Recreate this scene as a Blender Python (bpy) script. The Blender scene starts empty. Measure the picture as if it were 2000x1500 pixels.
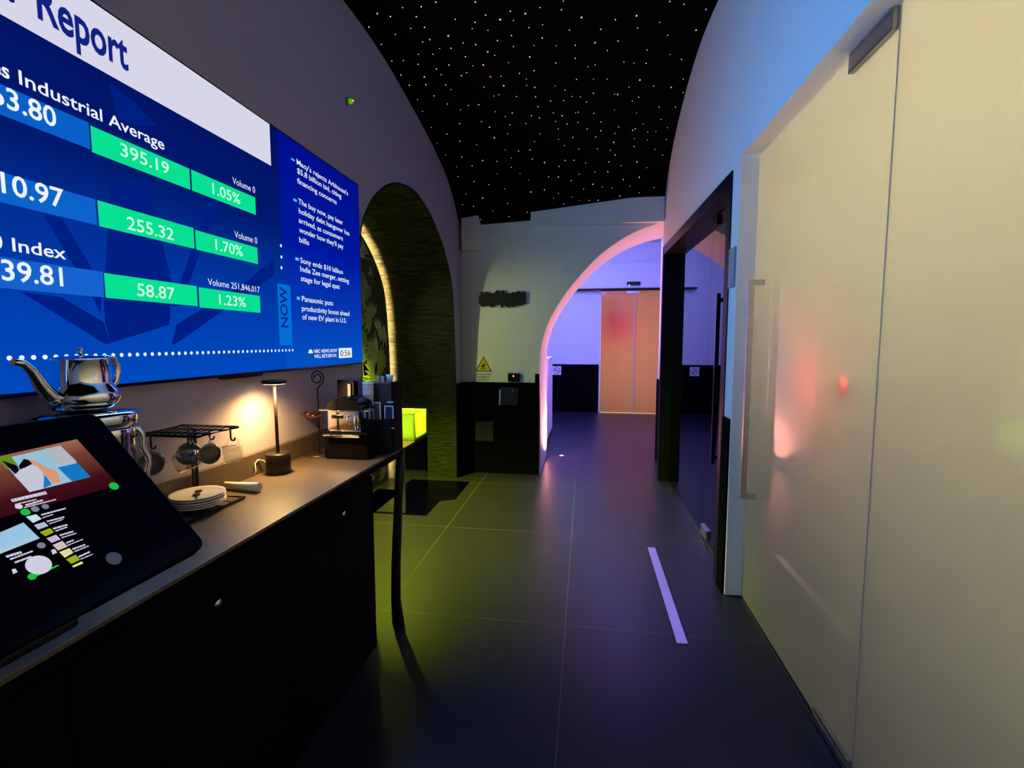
import bpy, bmesh, math, random
from mathutils import Vector, Matrix
random.seed(7)
SC = bpy.context.scene
COL = SC.collection
PI = math.pi

# ------------------------------------------------------------------ camera
FPX = 950.0
CAM = Vector((0, 0, 1.4))
_yc = Vector((143.0, 82.0, FPX)).normalized()          # corridor direction in camera axes (right, up, forward)
_zc = Vector((0.0, FPX, -82.0)).normalized()
_xc = Vector((_yc.y * _zc.z - _yc.z * _zc.y, _yc.z * _zc.x - _yc.x * _zc.z, _yc.x * _zc.y - _yc.y * _zc.x))
if _xc.x < 0: _xc = -_xc
RW = Matrix((_xc, _yc, _zc))                             # camera axes -> world
right, up, fwd = RW.col[0].copy(), RW.col[1].copy(), RW.col[2].copy()
cd = bpy.data.cameras.new('camera'); cam = bpy.data.objects.new('camera', cd); COL.objects.link(cam)
cd.sensor_width = 36.0; cd.lens = FPX * 36.0 / 2000.0; cd.clip_start = 0.02; cd.clip_end = 60
cam.matrix_world = Matrix(((right.x, up.x, -fwd.x, CAM.x), (right.y, up.y, -fwd.y, CAM.y), (right.z, up.z, -fwd.z, CAM.z), (0, 0, 0, 1)))
SC.camera = cam
vs = SC.view_settings
vs.view_transform = 'Standard'; vs.look = 'None'; vs.gamma = 1; vs.use_curve_mapping = False; vs.exposure = 0.0
w = bpy.data.worlds.new('night'); SC.world = w; w.use_nodes = True
w.node_tree.nodes['Background'].inputs[0].default_value = (0.012, 0.012, 0.03, 1)
w.node_tree.nodes['Background'].inputs[1].default_value = 0.4

def ray(u, v): return RW @ Vector((u - 1000.0, 750.0 - v, FPX))
def at(u, v, ax, val):
    d = ray(u, v); t = (val - CAM[ax]) / d[ax]; return CAM + d * t
def plane_hit(u, v, p0, n):
    d = ray(u, v); t = (p0 - CAM).dot(n) / d.dot(n); return CAM + d * t

# room dimensions
XL = -1.295           # left wall face
YF = 5.06             # far wall face
YB = 5.96             # back of the thick far wall
YR = 9.83             # reception end wall
def XR(y): return 0.782 if y < 2.75 else 0.782 - 0.0150 * (y - 2.75)   # right wall face
XG = 0.873            # frosted glass

# ------------------------------------------------------------------ lights
def area_light(name, loc, rot, sx, sy, power, color, spread=PI):
    l = bpy.data.lights.new(name, 'AREA'); l.shape = 'RECTANGLE'; l.size = sx; l.size_y = sy
    l.energy = power; l.color = color; l.spread = spread
    o = bpy.data.objects.new(name, l); COL.objects.link(o); o.location = loc; o.rotation_euler = rot; return o
def spot_light(name, loc, target, power, color, angle, blend=0.3, r=0.02):
    l = bpy.data.lights.new(name, 'SPOT'); l.energy = power; l.color = color; l.spot_size = math.radians(angle)
    l.spot_blend = blend; l.shadow_soft_size = r
    o = bpy.data.objects.new(name, l); COL.objects.link(o); o.location = loc
    o.rotation_euler = (Vector(target) - Vector(loc)).to_track_quat('-Z', 'Y').to_euler(); return o
def point_light(name, loc, power, color, r=0.05):
    l = bpy.data.lights.new(name, 'POINT'); l.energy = power; l.color = color; l.shadow_soft_size = r
    o = bpy.data.objects.new(name, l); COL.objects.link(o); o.location = loc; return o

# light of the television picture
area_light('screen_light', (-1.225, 1.75, 1.95), (0, -PI / 2, 0), 0.58, 1.65, 42.0, (0.11, 0.40, 1.0))
# reception beyond the arch: blue-violet cove light
area_light('reception_light', (-0.6, 7.6, 3.12), (0.55, 0, 0), 2.2, 2.0, 145.0, (0.19, 0.24, 1.0))
area_light('added_blue_fill', (0.15, 6.7, 3.15), (-0.45, 0, 0), 1.2, 0.8, 95.0, (0.20, 0.16, 1.0))  # extra lamp, added to throw blue through the arch onto the corridor floor
# cabin behind the frosted glass
area_light('cabin_light', (1.02, 0.9, 2.52), (0, math.radians(-62), 0), 0.12, 3.4, 90.0, (1.0, 0.87, 0.60), math.radians(90))
# vestibule behind the sliding door
area_light('vestibule_light', (0.95, 10.95, 1.2), (PI / 2, 0, 0), 1.6, 2.2, 60.0, (1.0, 0.66, 0.38))

# ------------------------------------------------------------------ materials
def lin(c):
    return tuple((x / 12.92 if x <= 0.04045 else ((x + 0.055) / 1.055) ** 2.4) for x in [q / 255.0 for q in c])
_M = {}
def mat(name, col, rough=0.5, metal=0.0, spec=0.5, noise=0.0, nscale=30.0, bump=0.0, coat=0.0, trans=0.0, ior=1.45, stretch=None):
    if name in _M: return _M[name]
    m = bpy.data.materials.new(name); m.use_nodes = True; nt = m.node_tree; b = nt.nodes['Principled BSDF']
    b.inputs['Base Color'].default_value = (*col, 1); b.inputs['Roughness'].default_value = rough
    b.inputs['Metallic'].default_value = metal; b.inputs['Specular IOR Level'].default_value = spec
    b.inputs['Coat Weight'].default_value = coat; b.inputs['Coat Roughness'].default_value = 0.05
    b.inputs['Transmission Weight'].default_value = trans; b.inputs['IOR'].default_value = ior
    if noise or bump:
        tc = nt.nodes.new('ShaderNodeTexCoord'); mp = nt.nodes.new('ShaderNodeMapping')
        nz = nt.nodes.new('ShaderNodeTexNoise'); nz.inputs['Scale'].default_value = nscale; nz.inputs['Detail'].default_value = 4
        if stretch: mp.inputs['Scale'].default_value = stretch
        nt.links.new(tc.outputs['Object'], mp.inputs[0]); nt.links.new(mp.outputs[0], nz.inputs['Vector'])
        if noise:
            r = nt.nodes.new('ShaderNodeValToRGB')
            r.color_ramp.elements[0].position = 0.3; r.color_ramp.elements[1].position = 0.7
            r.color_ramp.elements[0].color = (*[x * (1 - noise) for x in col], 1)
            r.color_ramp.elements[1].color = (*[min(1, x * (1 + noise)) for x in col], 1)
            nt.links.new(nz.outputs['Fac'], r.inputs[0]); nt.links.new(r.outputs[0], b.inputs['Base Color'])
        if bump:
            bp = nt.nodes.new('ShaderNodeBump'); bp.inputs['Strength'].default_value = bump; bp.inputs['Distance'].default_value = 0.01
            nt.links.new(nz.outputs['Fac'], bp.inputs['Height']); nt.links.new(bp.outputs[0], b.inputs['Normal'])
    _M[name] = m; return m
def emit(name, col, strength=1.0, sample=False):
    if name in _M: return _M[name]
    m = bpy.data.materials.new(name); m.use_nodes = True; nt = m.node_tree; nt.nodes.clear()
    e = nt.nodes.new('ShaderNodeEmission'); o = nt.nodes.new('ShaderNodeOutputMaterial')
    e.inputs[0].default_value = (*col, 1); e.inputs[1].default_value = strength
    nt.links.new(e.outputs[0], o.inputs[0])
    if not sample: m.cycles.emission_sampling = 'NONE'
    _M[name] = m; return m
def emit_ramp(name, axis, a, b, stops, strength=1.0):
    """picture content with a vertical gradient of its own, along world/object axis from a to b"""
    m = bpy.data.materials.new(name); m.use_nodes = True; nt = m.node_tree; nt.nodes.clear()
    tc = nt.nodes.new('ShaderNodeTexCoord'); sp = nt.nodes.new('ShaderNodeSeparateXYZ'); mr = nt.nodes.new('ShaderNodeMapRange')
    r = nt.nodes.new('ShaderNodeValToRGB'); e = nt.nodes.new('ShaderNodeEmission'); o = nt.nodes.new('ShaderNodeOutputMaterial')
    mr.inputs[1].default_value = a; mr.inputs[2].default_value = b; e.inputs[1].default_value = strength
    nt.links.new(tc.outputs['Object'], sp.inputs[0]); nt.links.new(sp.outputs[axis], mr.inputs[0])
    nt.links.new(mr.outputs[0], r.inputs[0]); nt.links.new(r.outputs[0], e.inputs[0]); nt.links.new(e.outputs[0], o.inputs[0])
    el = r.color_ramp.elements
    el[0].position, el[1].position = stops[0][0], stops[-1][0]
    el[0].color = (*lin(stops[0][1]), 1); el[1].color = (*lin(stops[-1][1]), 1)
    for p, c in stops[1:-1]:
        x = el.new(p); x.color = (*lin(c), 1)
    m.cycles.emission_sampling = 'NONE'
    return m

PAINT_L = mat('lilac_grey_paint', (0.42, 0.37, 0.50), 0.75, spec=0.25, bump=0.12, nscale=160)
PAINT = mat('white_paint', (0.78, 0.78, 0.78), 0.75, spec=0.25, bump=0.12, nscale=160)
PAINT_IN = mat('white_plaster', (0.82, 0.81, 0.80), 0.8, spec=0.2)
CREAM = mat('cream_paint', (0.80, 0.76, 0.66), 0.8, spec=0.2)
BLACKC = mat('black_ceiling', (0.0012, 0.0012, 0.0014), 0.95, spec=0.02)
WAINS = mat('black_wainscot', (0.0016, 0.0016, 0.0024), 0.8, spec=0.03, noise=0.3, nscale=8)
BLKMET = mat('black_metal', (0.008, 0.008, 0.010), 0.42, spec=0.4)
BLKGLS = mat('black_gloss', (0.006, 0.006, 0.008), 0.12, spec=0.5)
BLKMAT = mat('black_matt', (0.012, 0.011, 0.012), 0.6, spec=0.3)
CHROME = mat('chrome', (0.85, 0.85, 0.86), 0.07, metal=1.0)
STEEL = mat('brushed_steel', (0.62, 0.61, 0.60), 0.28, metal=1.0, noise=0.08, nscale=60)
HINGE = mat('dark_steel', (0.30, 0.30, 0.31), 0.3, metal=1.0)
DRAIN = mat('polished_steel', (0.88, 0.87, 0.88), 0.32, metal=1.0)
COUNTER = mat('counter_laminate', (0.100, 0.074, 0.056), 0.42, spec=0.5, noise=0.12, nscale=90)
CABIN = mat('dark_laminate', (0.0010, 0.0009, 0.0012), 0.6, spec=0.06)
WHITE = mat('white_ceramic', (0.82, 0.81, 0.78), 0.15, spec=0.5)
PAPER = mat('white_paper', (0.85, 0.84, 0.80), 0.8, spec=0.2)
COPPER = mat('copper_leaf', (0.70, 0.28, 0.14), 0.32, metal=1.0, noise=0.15)
BROWN = mat('brown_wood', (0.045, 0.025, 0.028), 0.45, spec=0.4, noise=0.2, nscale=20, stretch=(1, 1, 8))
GLASS = mat('clear_glass', (1, 1, 1), 0.0, trans=1.0, ior=1.45)
GREYP = mat('grey_plate', (0.30, 0.32, 0.34), 0.5)
YELLOW = mat('sign_yellow', (0.75, 0.62, 0.01), 0.6)
INK = mat('sign_ink', (0.012, 0.012, 0.010), 0.7)
STONE = mat('dark_stone', (0.017, 0.021, 0.015), 0.85, spec=0.05, noise=0.75, nscale=3.0, bump=0.9, stretch=(2.5, 2.5, 38))

def floor_material():
    m = bpy.data.materials.new('dark_floor_tile'); m.use_nodes = True; nt = m.node_tree; b = nt.nodes['Principled BSDF']
    tc = nt.nodes.new('ShaderNodeTexCoord'); mp = nt.nodes.new('ShaderNodeMapping'); br = nt.nodes.new('ShaderNodeTexBrick')
    mp.inputs['Location'].default_value = (1.02, -2.315 + 2.33, 0)
    br.offset = 0.0; br.squash = 1.0
    br.inputs['Scale'].default_value = 1.0; br.inputs['Mortar Size'].default_value = 0.0028; br.inputs['Mortar Smooth'].default_value = 0.3
    br.inputs['Brick Width'].default_value = 0.94; br.inputs['Row Height'].default_value = 1.165
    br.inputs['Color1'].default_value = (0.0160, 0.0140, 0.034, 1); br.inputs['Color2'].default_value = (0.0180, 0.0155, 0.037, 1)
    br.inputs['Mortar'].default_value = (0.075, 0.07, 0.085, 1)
    nt.links.new(tc.outputs['Object'], mp.inputs[0]); nt.links.new(mp.outputs[0], br.inputs['Vector'])
    nz = nt.nodes.new('ShaderNodeTexNoise'); nz.inputs['Scale'].default_value = 6; nz.inputs['Detail'].default_value = 6
    nt.links.new(tc.outputs['Object'], nz.inputs['Vector'])
    mx = nt.nodes.new('ShaderNodeMixRGB'); mx.blend_type = 'MULTIPLY'; mx.inputs[0].default_value = 0.35
    nt.links.new(br.outputs['Color'], mx.inputs[1]); nt.links.new(nz.outputs['Fac'], mx.inputs[2])
    nt.links.new(mx.outputs[0], b.inputs['Base Color'])
    n2 = nt.nodes.new('ShaderNodeTexNoise'); n2.inputs['Scale'].default_value = 220; n2.inputs['Detail'].default_value = 2
    nt.links.new(tc.outputs['Object'], n2.inputs['Vector'])
    bp = nt.nodes.new('ShaderNodeBump'); bp.inputs['Strength'].default_value = 0.15; bp.inputs['Distance'].default_value = 0.002
    nt.links.new(n2.outputs['Fac'], bp.inputs['Height']); nt.links.new(bp.outputs[0], b.inputs['Normal'])
    b.inputs['Roughness'].default_value = 0.34; b.inputs['Specular IOR Level'].default_value = 0.34
    return m
def frosted(name, col, dcol=(0.28, 0.32, 0.28)):
    m = bpy.data.materials.new(name); m.use_nodes = True; nt = m.node_tree; nt.nodes.clear()
    o = nt.nodes.new('ShaderNodeOutputMaterial'); t = nt.nodes.new('ShaderNodeBsdfTranslucent'); d = nt.nodes.new('ShaderNodeBsdfDiffuse')
    g = nt.nodes.new('ShaderNodeBsdfGlossy'); f = nt.nodes.new('ShaderNodeFresnel'); f.inputs[0].default_value = 1.45
    t.inputs[0].default_value = (*col, 1); d.inputs[0].default_value = (*dcol, 1); g.inputs['Roughness'].default_value = 0.04
    m1 = nt.nodes.new('ShaderNodeMixShader'); m1.inputs[0].default_value = 0.12
    m2 = nt.nodes.new('ShaderNodeMixShader')
    nt.links.new(t.outputs[0], m1.inputs[1]); nt.links.new(d.outputs[0], m1.inputs[2])
    nt.links.new(f.outputs[0], m2.inputs[0]); nt.links.new(m1.outputs[0], m2.inputs[1]); nt.links.new(g.outputs[0], m2.inputs[2])
    nt.links.new(m2.outputs[0], o.inputs[0]); return m
def pane(name, tint, ior=1.5, fmul=1.0, rough=0.0):
    """clear or tinted pane: see-through with a mirror-like skin"""
    m = bpy.data.materials.new(name); m.use_nodes = True; nt = m.node_tree; nt.nodes.clear()
    o = nt.nodes.new('ShaderNodeOutputMaterial'); t = nt.nodes.new('ShaderNodeBsdfTransparent')
    g = nt.nodes.new('ShaderNodeBsdfGlossy'); lw = nt.nodes.new('ShaderNodeLayerWeight'); f = nt.nodes.new('ShaderNodeMath')
    f.operation = 'POWER'; f.inputs[1].default_value = 5.0; nt.links.new(lw.outputs['Facing'], f.inputs[0]); lw.inputs[0].default_value = 0.5
    t.inputs[0].default_value = (*tint, 1); g.inputs['Roughness'].default_value = rough
    f0 = ((ior - 1) / (ior + 1)) ** 2
    mm = nt.nodes.new('ShaderNodeMath'); mm.operation = 'MULTIPLY_ADD'; mm.inputs[1].default_value = (1 - f0) * fmul; mm.inputs[2].default_value = f0 * fmul; mm.use_clamp = True
    m2 = nt.nodes.new('ShaderNodeMixShader')
    nt.links.new(f.outputs[0], mm.inputs[0]); nt.links.new(mm.outputs[0], m2.inputs[0])
    nt.links.new(t.outputs[0], m2.inputs[1]); nt.links.new(g.outputs[0], m2.inputs[2]); nt.links.new(m2.outputs[0], o.inputs[0]); return m
FROST = frosted('frosted_glass', (0.80, 0.80, 0.72))
FROSTD = frosted('sliding_frosted_glass', (0.85, 0.72, 0.55), (0.25, 0.2, 0.12))
SMOKED = pane('smoked_glass', (0.10, 0.10, 0.12), 1.75, 1.15)
TANKG = frosted('tank_glass', (0.80, 0.92, 0.45), (0.5, 0.6, 0.3))

# ------------------------------------------------------------------ mesh helpers
def box(bm, x0, x1, y0, y1, z0, z1, mi=0, rot=None, bev=0.0):
    vs_ = [bm.verts.new((x, y, z)) for x in (x0, x1) for y in (y0, y1) for z in (z0, z1)]
    fs = [(0, 1, 3, 2), (4, 6, 7, 5), (0, 4, 5, 1), (2, 3, 7, 6), (0, 2, 6, 4), (1, 5, 7, 3)]
    out = []
    for f in fs:
        fc = bm.faces.new([vs_[i] for i in f]); fc.material_index = mi; out.append(fc)
    if rot:
        c = Vector(((x0 + x1) / 2, (y0 + y1) / 2, (z0 + z1) / 2)); bmesh.ops.rotate(bm, verts=vs_, cent=c, matrix=rot)
    if bev > 0:
        es = list({e for f in out for e in f.edges})
        r = bmesh.ops.bevel(bm, geom=es, offset=bev, segments=2, affect='EDGES', profile=0.7)
        for f in r['faces']: f.material_index = mi
    return vs_
def poly(bm, pts, mi=0):
    f = bm.faces.new([bm.verts.new(p) for p in pts]); f.material_index = mi; return f
def prism(bm, pts, vec, mi=0):
    """extrude a polygon (3D points, in order) by vec"""
    vec = Vector(vec); a = [bm.verts.new(p) for p in pts]; b = [bm.verts.new(Vector(p) + vec) for p in pts]; n = len(pts)
    fs = [bm.faces.new(a), bm.faces.new(list(reversed(b)))]
    for i in range(n): fs.append(bm.faces.new((a[i], b[i], b[(i + 1) % n], a[(i + 1) % n])))
    for f in fs: f.material_index = mi
    bmesh.ops.recalc_face_normals(bm, faces=fs)
def lathe(bm, prof, c=(0, 0, 0), seg=40, mi=0, axis='z'):
    """prof: (radius, height); closed at the axis when radius is 0"""
    rings = []
    for r, h in prof:
        if r < 1e-6:
            rings.append([bm.verts.new(_ax(0, 0, h, axis, c))])
        else:
            rings.append([bm.verts.new(_ax(r * math.cos(2 * PI * k / seg), r * math.sin(2 * PI * k / seg), h, axis, c)) for k in range(seg)])
    fs = []
    for A, B in zip(rings, rings[1:]):
        for k in range(seg):
            a0, a1 = A[k % len(A)], A[(k + 1) % len(A)]; b0, b1 = B[k % len(B)], B[(k + 1) % len(B)]
            q = [a0, a1, b1, b0]; q = [x for i, x in enumerate(q) if x not in q[:i]]
            if len(q) > 2:
                f = bm.faces.new(q); f.smooth = True; f.material_index = mi; fs.append(f)
    bmesh.ops.recalc_face_normals(bm, faces=fs)
def _ax(x, y, h, axis, c):
    v = {'z': (x, y, h), 'x': (h, x, y), 'y': (x, h, y)}[axis]; return Vector(v) + Vector(c)
def tube(bm, pts, r, seg=10, mi=0, closed=False):
    pts = [Vector(p) for p in pts]; n = len(pts); rings = []; prev = None
    for i, p in enumerate(pts):
        if closed: t = pts[(i + 1) % n] - pts[i - 1]
        else: t = pts[min(i + 1, n - 1)] - pts[max(i - 1, 0)]
        t.normalize()
        if prev is None:
            a = Vector((0, 0, 1)) if abs(t.z) < 0.9 else Vector((1, 0, 0)); u = t.cross(a).normalized()
        else: u = (prev - t * prev.dot(t)).normalized()
        prev = u; v = t.cross(u); rr = r[i] if isinstance(r, (list, tuple)) else r
        rings.append([bm.verts.new(p + (u * math.cos(2 * PI * k / seg) + v * math.sin(2 * PI * k / seg)) * rr) for k in range(seg)])
    fs = []
    pairs = list(zip(rings, rings[1:])) + ([(rings[-1], rings[0])] if closed else [])
    for A, B in pairs:
        for k in range(seg):
            f = bm.faces.new((A[k], A[(k + 1) % seg], B[(k + 1) % seg], B[k])); f.smooth = True; f.material_index = mi; fs.append(f)
    if not closed:
        for R_ in (rings[0], rings[-1]):
            f = bm.faces.new(R_); f.material_index = mi; fs.append(f)
    bmesh.ops.recalc_face_normals(bm, faces=fs)
def obj(name, bm, m, parent=None, local=False):
    me = bpy.data.meshes.new(name); bm.to_mesh(me); bm.free()
    for x in (m if isinstance(m, (list, tuple)) else [m]): me.materials.append(x)
    o = bpy.data.objects.new(name, me); COL.objects.link(o)
    if parent:
        o.parent = parent
        if not local and parent.type == 'EMPTY': o.location = -parent.location
    return o
def B(): return bmesh.new()
def tag(o, label=None, cat=None, group=None, kind=None):
    if label: o['label'] = label
    if cat: o['category'] = cat
    if group: o['group'] = group
    if kind: o['kind'] = kind
    return o
def thing(name, label, cat, loc, group=None):
    o = bpy.data.objects.new(name, None); COL.objects.link(o); o.location = loc; o.empty_display_size = 0.05
    return tag(o, label, cat, group)
def copy_tree(o, parent=None):
    c = o.copy(); COL.objects.link(c)
    if parent: c.parent = parent
    for ch in list(o.children): copy_tree(ch, c)
    return c
def struct(name, bm, m, parent=None):
    o = obj(name, bm, m, parent)
    if not parent: o['kind'] = 'structure'
    return o
def spline(pts, x):
    """monotone-ish cubic through (x, y) points"""
    n = len(pts)
    if x <= pts[0][0]: return pts[0][1] + (x - pts[0][0]) * 0.0
    if x >= pts[-1][0]: return pts[-1][1]
    for i in range(n - 1):
        if pts[i][0] <= x <= pts[i + 1][0]: break
    def m_(k):
        a = max(k - 1, 0); b = min(k + 1, n - 1); return (pts[b][1] - pts[a][1]) / (pts[b][0] - pts[a][0])
    h = pts[i + 1][0] - pts[i][0]; t = (x - pts[i][0]) / h
    return ((2 * t**3 - 3 * t**2 + 1) * pts[i][1] + (t**3 - 2 * t**2 + t) * h * m_(i) + (-2 * t**3 + 3 * t**2) * pts[i + 1][1] + (t**3 - t**2) * h * m_(i + 1))

# ------------------------------------------------------------------ letters
_txt = {}
def text_bm(bm, body, origin, ex, ey, width=None, cap=None, bold=0.0, mi=0, align='l', depth=None):
    """letters as flat mesh: origin at the left end of the baseline, ex/ey unit reading/up vectors"""
    key = (body, bold)
    if key not in _txt:
        cu = bpy.data.curves.new('t', 'FONT'); cu.body = body; cu.size = 1.0; cu.offset = bold; cu.resolution_u = 3
        o = bpy.data.objects.new('t', cu); COL.objects.link(o)
        dg = bpy.context.evaluated_depsgraph_get(); me = bpy.data.meshes.new_from_object(o.evaluated_get(dg))
        vs_ = [v.co.copy() for v in me.vertices]; fs = [tuple(p.vertices) for p in me.polygons]
        bpy.data.objects.remove(o); bpy.data.curves.remove(cu); bpy.data.meshes.remove(me)
        _txt[key] = (vs_, fs)
    vs_, fs = _txt[key]
    x0 = min(v.x for v in vs_); x1 = max(v.x for v in vs_)
    sy = cap / 0.70; sx = width / (x1 - x0) if width else sy
    if align == 'r': off = -(x1 - x0) * sx
    elif align == 'c': off = -(x1 - x0) * sx / 2
    else: off = 0
    ex, ey, origin = Vector(ex), Vector(ey), Vector(origin)
    nv = [bm.verts.new(origin + ex * ((v.x - x0) * sx + off) + ey * (v.y * sy)) for v in vs_]
    for f in fs:
        try: fc = bm.faces.new([nv[i] for i in f]); fc.material_index = mi
        except ValueError: pass

# ================================================================== SETTING
# floor
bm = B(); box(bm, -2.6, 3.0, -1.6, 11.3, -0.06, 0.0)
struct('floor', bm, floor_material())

# star ceiling: a shallow vault spanning between the side walls
PL = [(-1.6, 2.55), (-0.6, 2.60), (0.66, 2.60), (0.78, 2.64), (0.9, 2.75), (1.15, 2.92), (1.6, 3.06), (2.1, 3.17), (2.58, 3.209), (2.895, 3.217), (3.2, 3.199), (3.575, 3.149), (3.918, 3.092), (4.259, 3.018), (4.577, 2.915), (4.807, 2.765), (4.94, 2.65), (5.06, 2.60)]
PR = [(-1.6, 2.75), (-0.6, 2.75), (1.0, 2.80), (1.5, 3.05), (2.2, 3.28), (2.8, 3.42), (3.298, 3.47), (3.697, 3.475), (4.05, 3.41), (4.40, 3.29), (4.70, 3.13), (4.93, 2.93), (5.02, 2.78), (5.06, 2.70)]
CXL, CXR = XL - 0.02, 0.80
def ceil_z(x, y):
    t = (x - XL) / (0.765 - XL); return (1 - t) * spline(PL, y) + t * spline(PR, y)
bm = B()
ys = [-1.6 + i * (YF + 1.6) / 110 for i in range(111)]; xs_ = [CXL + i * (CXR - CXL) / 24 for i in range(25)]
grid = [[bm.verts.new((x, y, ceil_z(x, y))) for x in xs_] for y in ys]
top = [[bm.verts.new((x, y, ceil_z(x, y) + 0.05)) for x in xs_] for y in ys]
for i in range(len(ys) - 1):
    for j in range(len(xs_) - 1):
        f = bm.faces.new((grid[i][j], grid[i + 1][j], grid[i + 1][j + 1], grid[i][j + 1])); f.smooth = True
        bm.faces.new((top[i][j], top[i][j + 1], top[i + 1][j + 1], top[i + 1][j])).smooth = True
struct('ceiling', bm, BLACKC)

# left wall with the arched niche opening
ARCH = [(2.69, 0.0), (2.69, 1.50), (2.70, 1.75), (2.70, 1.95), (2.735, 2.082), (2.808, 2.19), (2.914, 2.295), (3.091, 2.411), (3.286, 2.491), (3.503, 2.535), (3.64, 2.545), (3.77, 2.534), (4.022, 2.474), (4.248, 2.372), (4.465, 2.225), (4.633, 2.05), (4.717, 1.87), (4.763, 1.60), (4.790, 1.25), (4.80, 1.0), (4.80, 0.0)]
def smooth_arch(P, n=8):
    """finer outline of the curved run between the vertical jambs"""
    core = P[1:-1]; out = [P[0]]
    for i in range(len(core) - 1):
        p0 = core[max(i - 1, 0)]; p1 = core[i]; p2 = core[i + 1]; p3 = core[min(i + 2, len(core) - 1)]
        for k in range(n):
            t = k / n
            out.append(tuple(0.5 * ((2 * p1[a]) + (-p0[a] + p2[a]) * t + (2 * p0[a] - 5 * p1[a] + 4 * p2[a] - p3[a]) * t * t + (-p0[a] + 3 * p1[a] - 3 * p2[a] + p3[a]) * t**3) for a in (0, 1)))
    out += [core[-1], P[-1]]
    return out
ARCHS = smooth_arch(ARCH, 4)
def wall_with_arch(bm, axis, face, back, a0, a1, ztop, arch):
    """wall slab whose outline goes round an arch standing on the floor"""
    outl = [(a0, 0.0)] + list(arch) + [(a1, 0.0), (a1, ztop), (a0, ztop)]
    mk = (lambda a, z, d: (d, a, z)) if axis == 'x' else (lambda a, z, d: (a, d, z))
    prism(bm, [mk(a, z, face) for a, z in outl], (back - face, 0, 0) if axis == 'x' else (0, back - face, 0))
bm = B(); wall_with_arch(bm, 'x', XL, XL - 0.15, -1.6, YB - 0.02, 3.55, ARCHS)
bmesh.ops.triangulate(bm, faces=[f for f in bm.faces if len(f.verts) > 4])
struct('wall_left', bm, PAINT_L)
# niche: dark stone lining of the arch, and its back
XNB = -2.05
bm = B(); ins = 0.012
cy = 3.745
inner = [(y + (ins if y < cy else -ins) * (1 if z < 2.2 else 0.5), z - (ins if z > 1.6 else 0)) for y, z in ARCHS]
n = len(ARCHS)
A0 = [bm.verts.new((XL - 0.001, y, z)) for y, z in inner]; A1 = [bm.verts.new((XNB, y, z)) for y, z in inner]
O0 = [bm.verts.new((XL - 0.001, y, z)) for y, z in ARCHS]; O1 = [bm.verts.new((XNB, y, z)) for y, z in ARCHS]
for i in range(n - 1):
    for q in ((A0[i], A0[i + 1], A1[i + 1], A1[i]), (O0[i], O1[i], O1[i + 1], O0[i + 1]), (A0[i], O0[i], O0[i + 1], A0[i + 1]), (A1[i], A1[i + 1], O1[i + 1], O1[i])):
        bm.faces.new(q)
bmesh.ops.recalc_face_normals(bm, faces=bm.faces)
struct('trim_1', bm, STONE)
bm = B(); box(bm, XNB - 0.06, XNB, 2.45, 5.0, 0, 2.75)
struct('wall_niche', bm, mat('niche_back', (0.02, 0.02, 0.02), 0.7))
# black wainscot on the short return between niche and far wall
bm = B(); box(bm, XL + 0.001, XL + 0.014, 4.80, YF, 0, 0.975)
struct('trim_2', bm, WAINS)

# far wall, 0.9 m thick, with the big lit arch
FA = [(-0.458, 0.0), (-0.458, 0.6), (-0.467, 1.0), (-0.464, 1.2), (-0.452, 1.352), (-0.400, 1.548), (-0.317, 1.72), (-0.193, 1.911), (-0.025, 2.113), (0.141, 2.277), (0.311, 2.398), (0.473, 2.487), (0.707, 2.568), (0.86, 2.60), (0.86, 0.0)]
core = smooth_arch(FA[:-1], 5)
FAS = core[:-1] + [FA[-2], FA[-1]]
bm = B(); wall_with_arch(bm, 'y', YF, YB, XL, 2.2, 3.55, FAS)
bmesh.ops.triangulate(bm, faces=[f for f in bm.faces if len(f.verts) > 4])
struct('wall_far', bm, PAINT)
bm = B(); box(bm, XL + 0.014, -0.470, YF - 0.03, YF - 0.001, 0, 0.975); box(bm, -0.512, -0.472, YF - 0.03, YF - 0.001, 0.975, 1.07)
struct('baseboard_far', bm, WAINS)
bm = B(); box(bm, 0.845, 0.858, YF + 0.02, YB, 0, 0.965)
struct('baseboard_arch', bm, WAINS)
bm = B(); box(bm, -0.56, 0.742, YF - 0.07, YF - 0.001, 2.565, 2.80)
struct('trim_3', bm, PAINT)
bm = B(); box(bm, XL + 0.03, -1.085, YF - 0.12, YF - 0.001, 2.345, 2.85, bev=0.01)
struct('trim_4', bm, PAINT)

# right wall: built round the frosted opening and the black portal
YO = 2.745            # far edge of the frosted opening
ZO = 2.363
YP0, YP1, ZP = 2.865, 5.045, 2.325
bm = B()
def rwall(y0, y1, z0, z1, th=0.19):
    a, b = XR(y0), XR(y1)
    prism(bm, [(a, y0, z0), (b, y1, z0), (b, y1, z1), (a, y0, z1)], (th, 0, 0))
rwall(-1.6, YO, ZO, 3.75); rwall(YO, YP0, 0, 3.75); rwall(YP0, YP1, ZP, 3.75); rwall(YP1, YF, 0, 3.75, 0.06)
struct('wall_right', bm, PAINT)
# painted lining of the frosted opening (far jamb and head), rounded at the foot
bm = B()
box(bm, 0.7815, XG + 0.02, YO - 0.012, YO + 0.001, 0.004, ZO, bev=0.003)
box(bm, 0.7815, XG + 0.02, -1.2, YO - 0.012, ZO - 0.012, ZO + 0.001)
struct('trim_5', bm, mat('reveal_paint', (0.90, 0.77, 0.66), 0.6))
# wainscot on the narrow pier
bm = B(); prism(bm, [(XR(YO) - 0.012, YO + 0.002, 0), (XR(YP0) - 0.012, YP0, 0), (XR(YP0) - 0.012, YP0, 0.985), (XR(YO) - 0.012, YO + 0.002, 0.985)], (0.011, 0, 0))
struct('baseboard_right', bm, WAINS)
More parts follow.
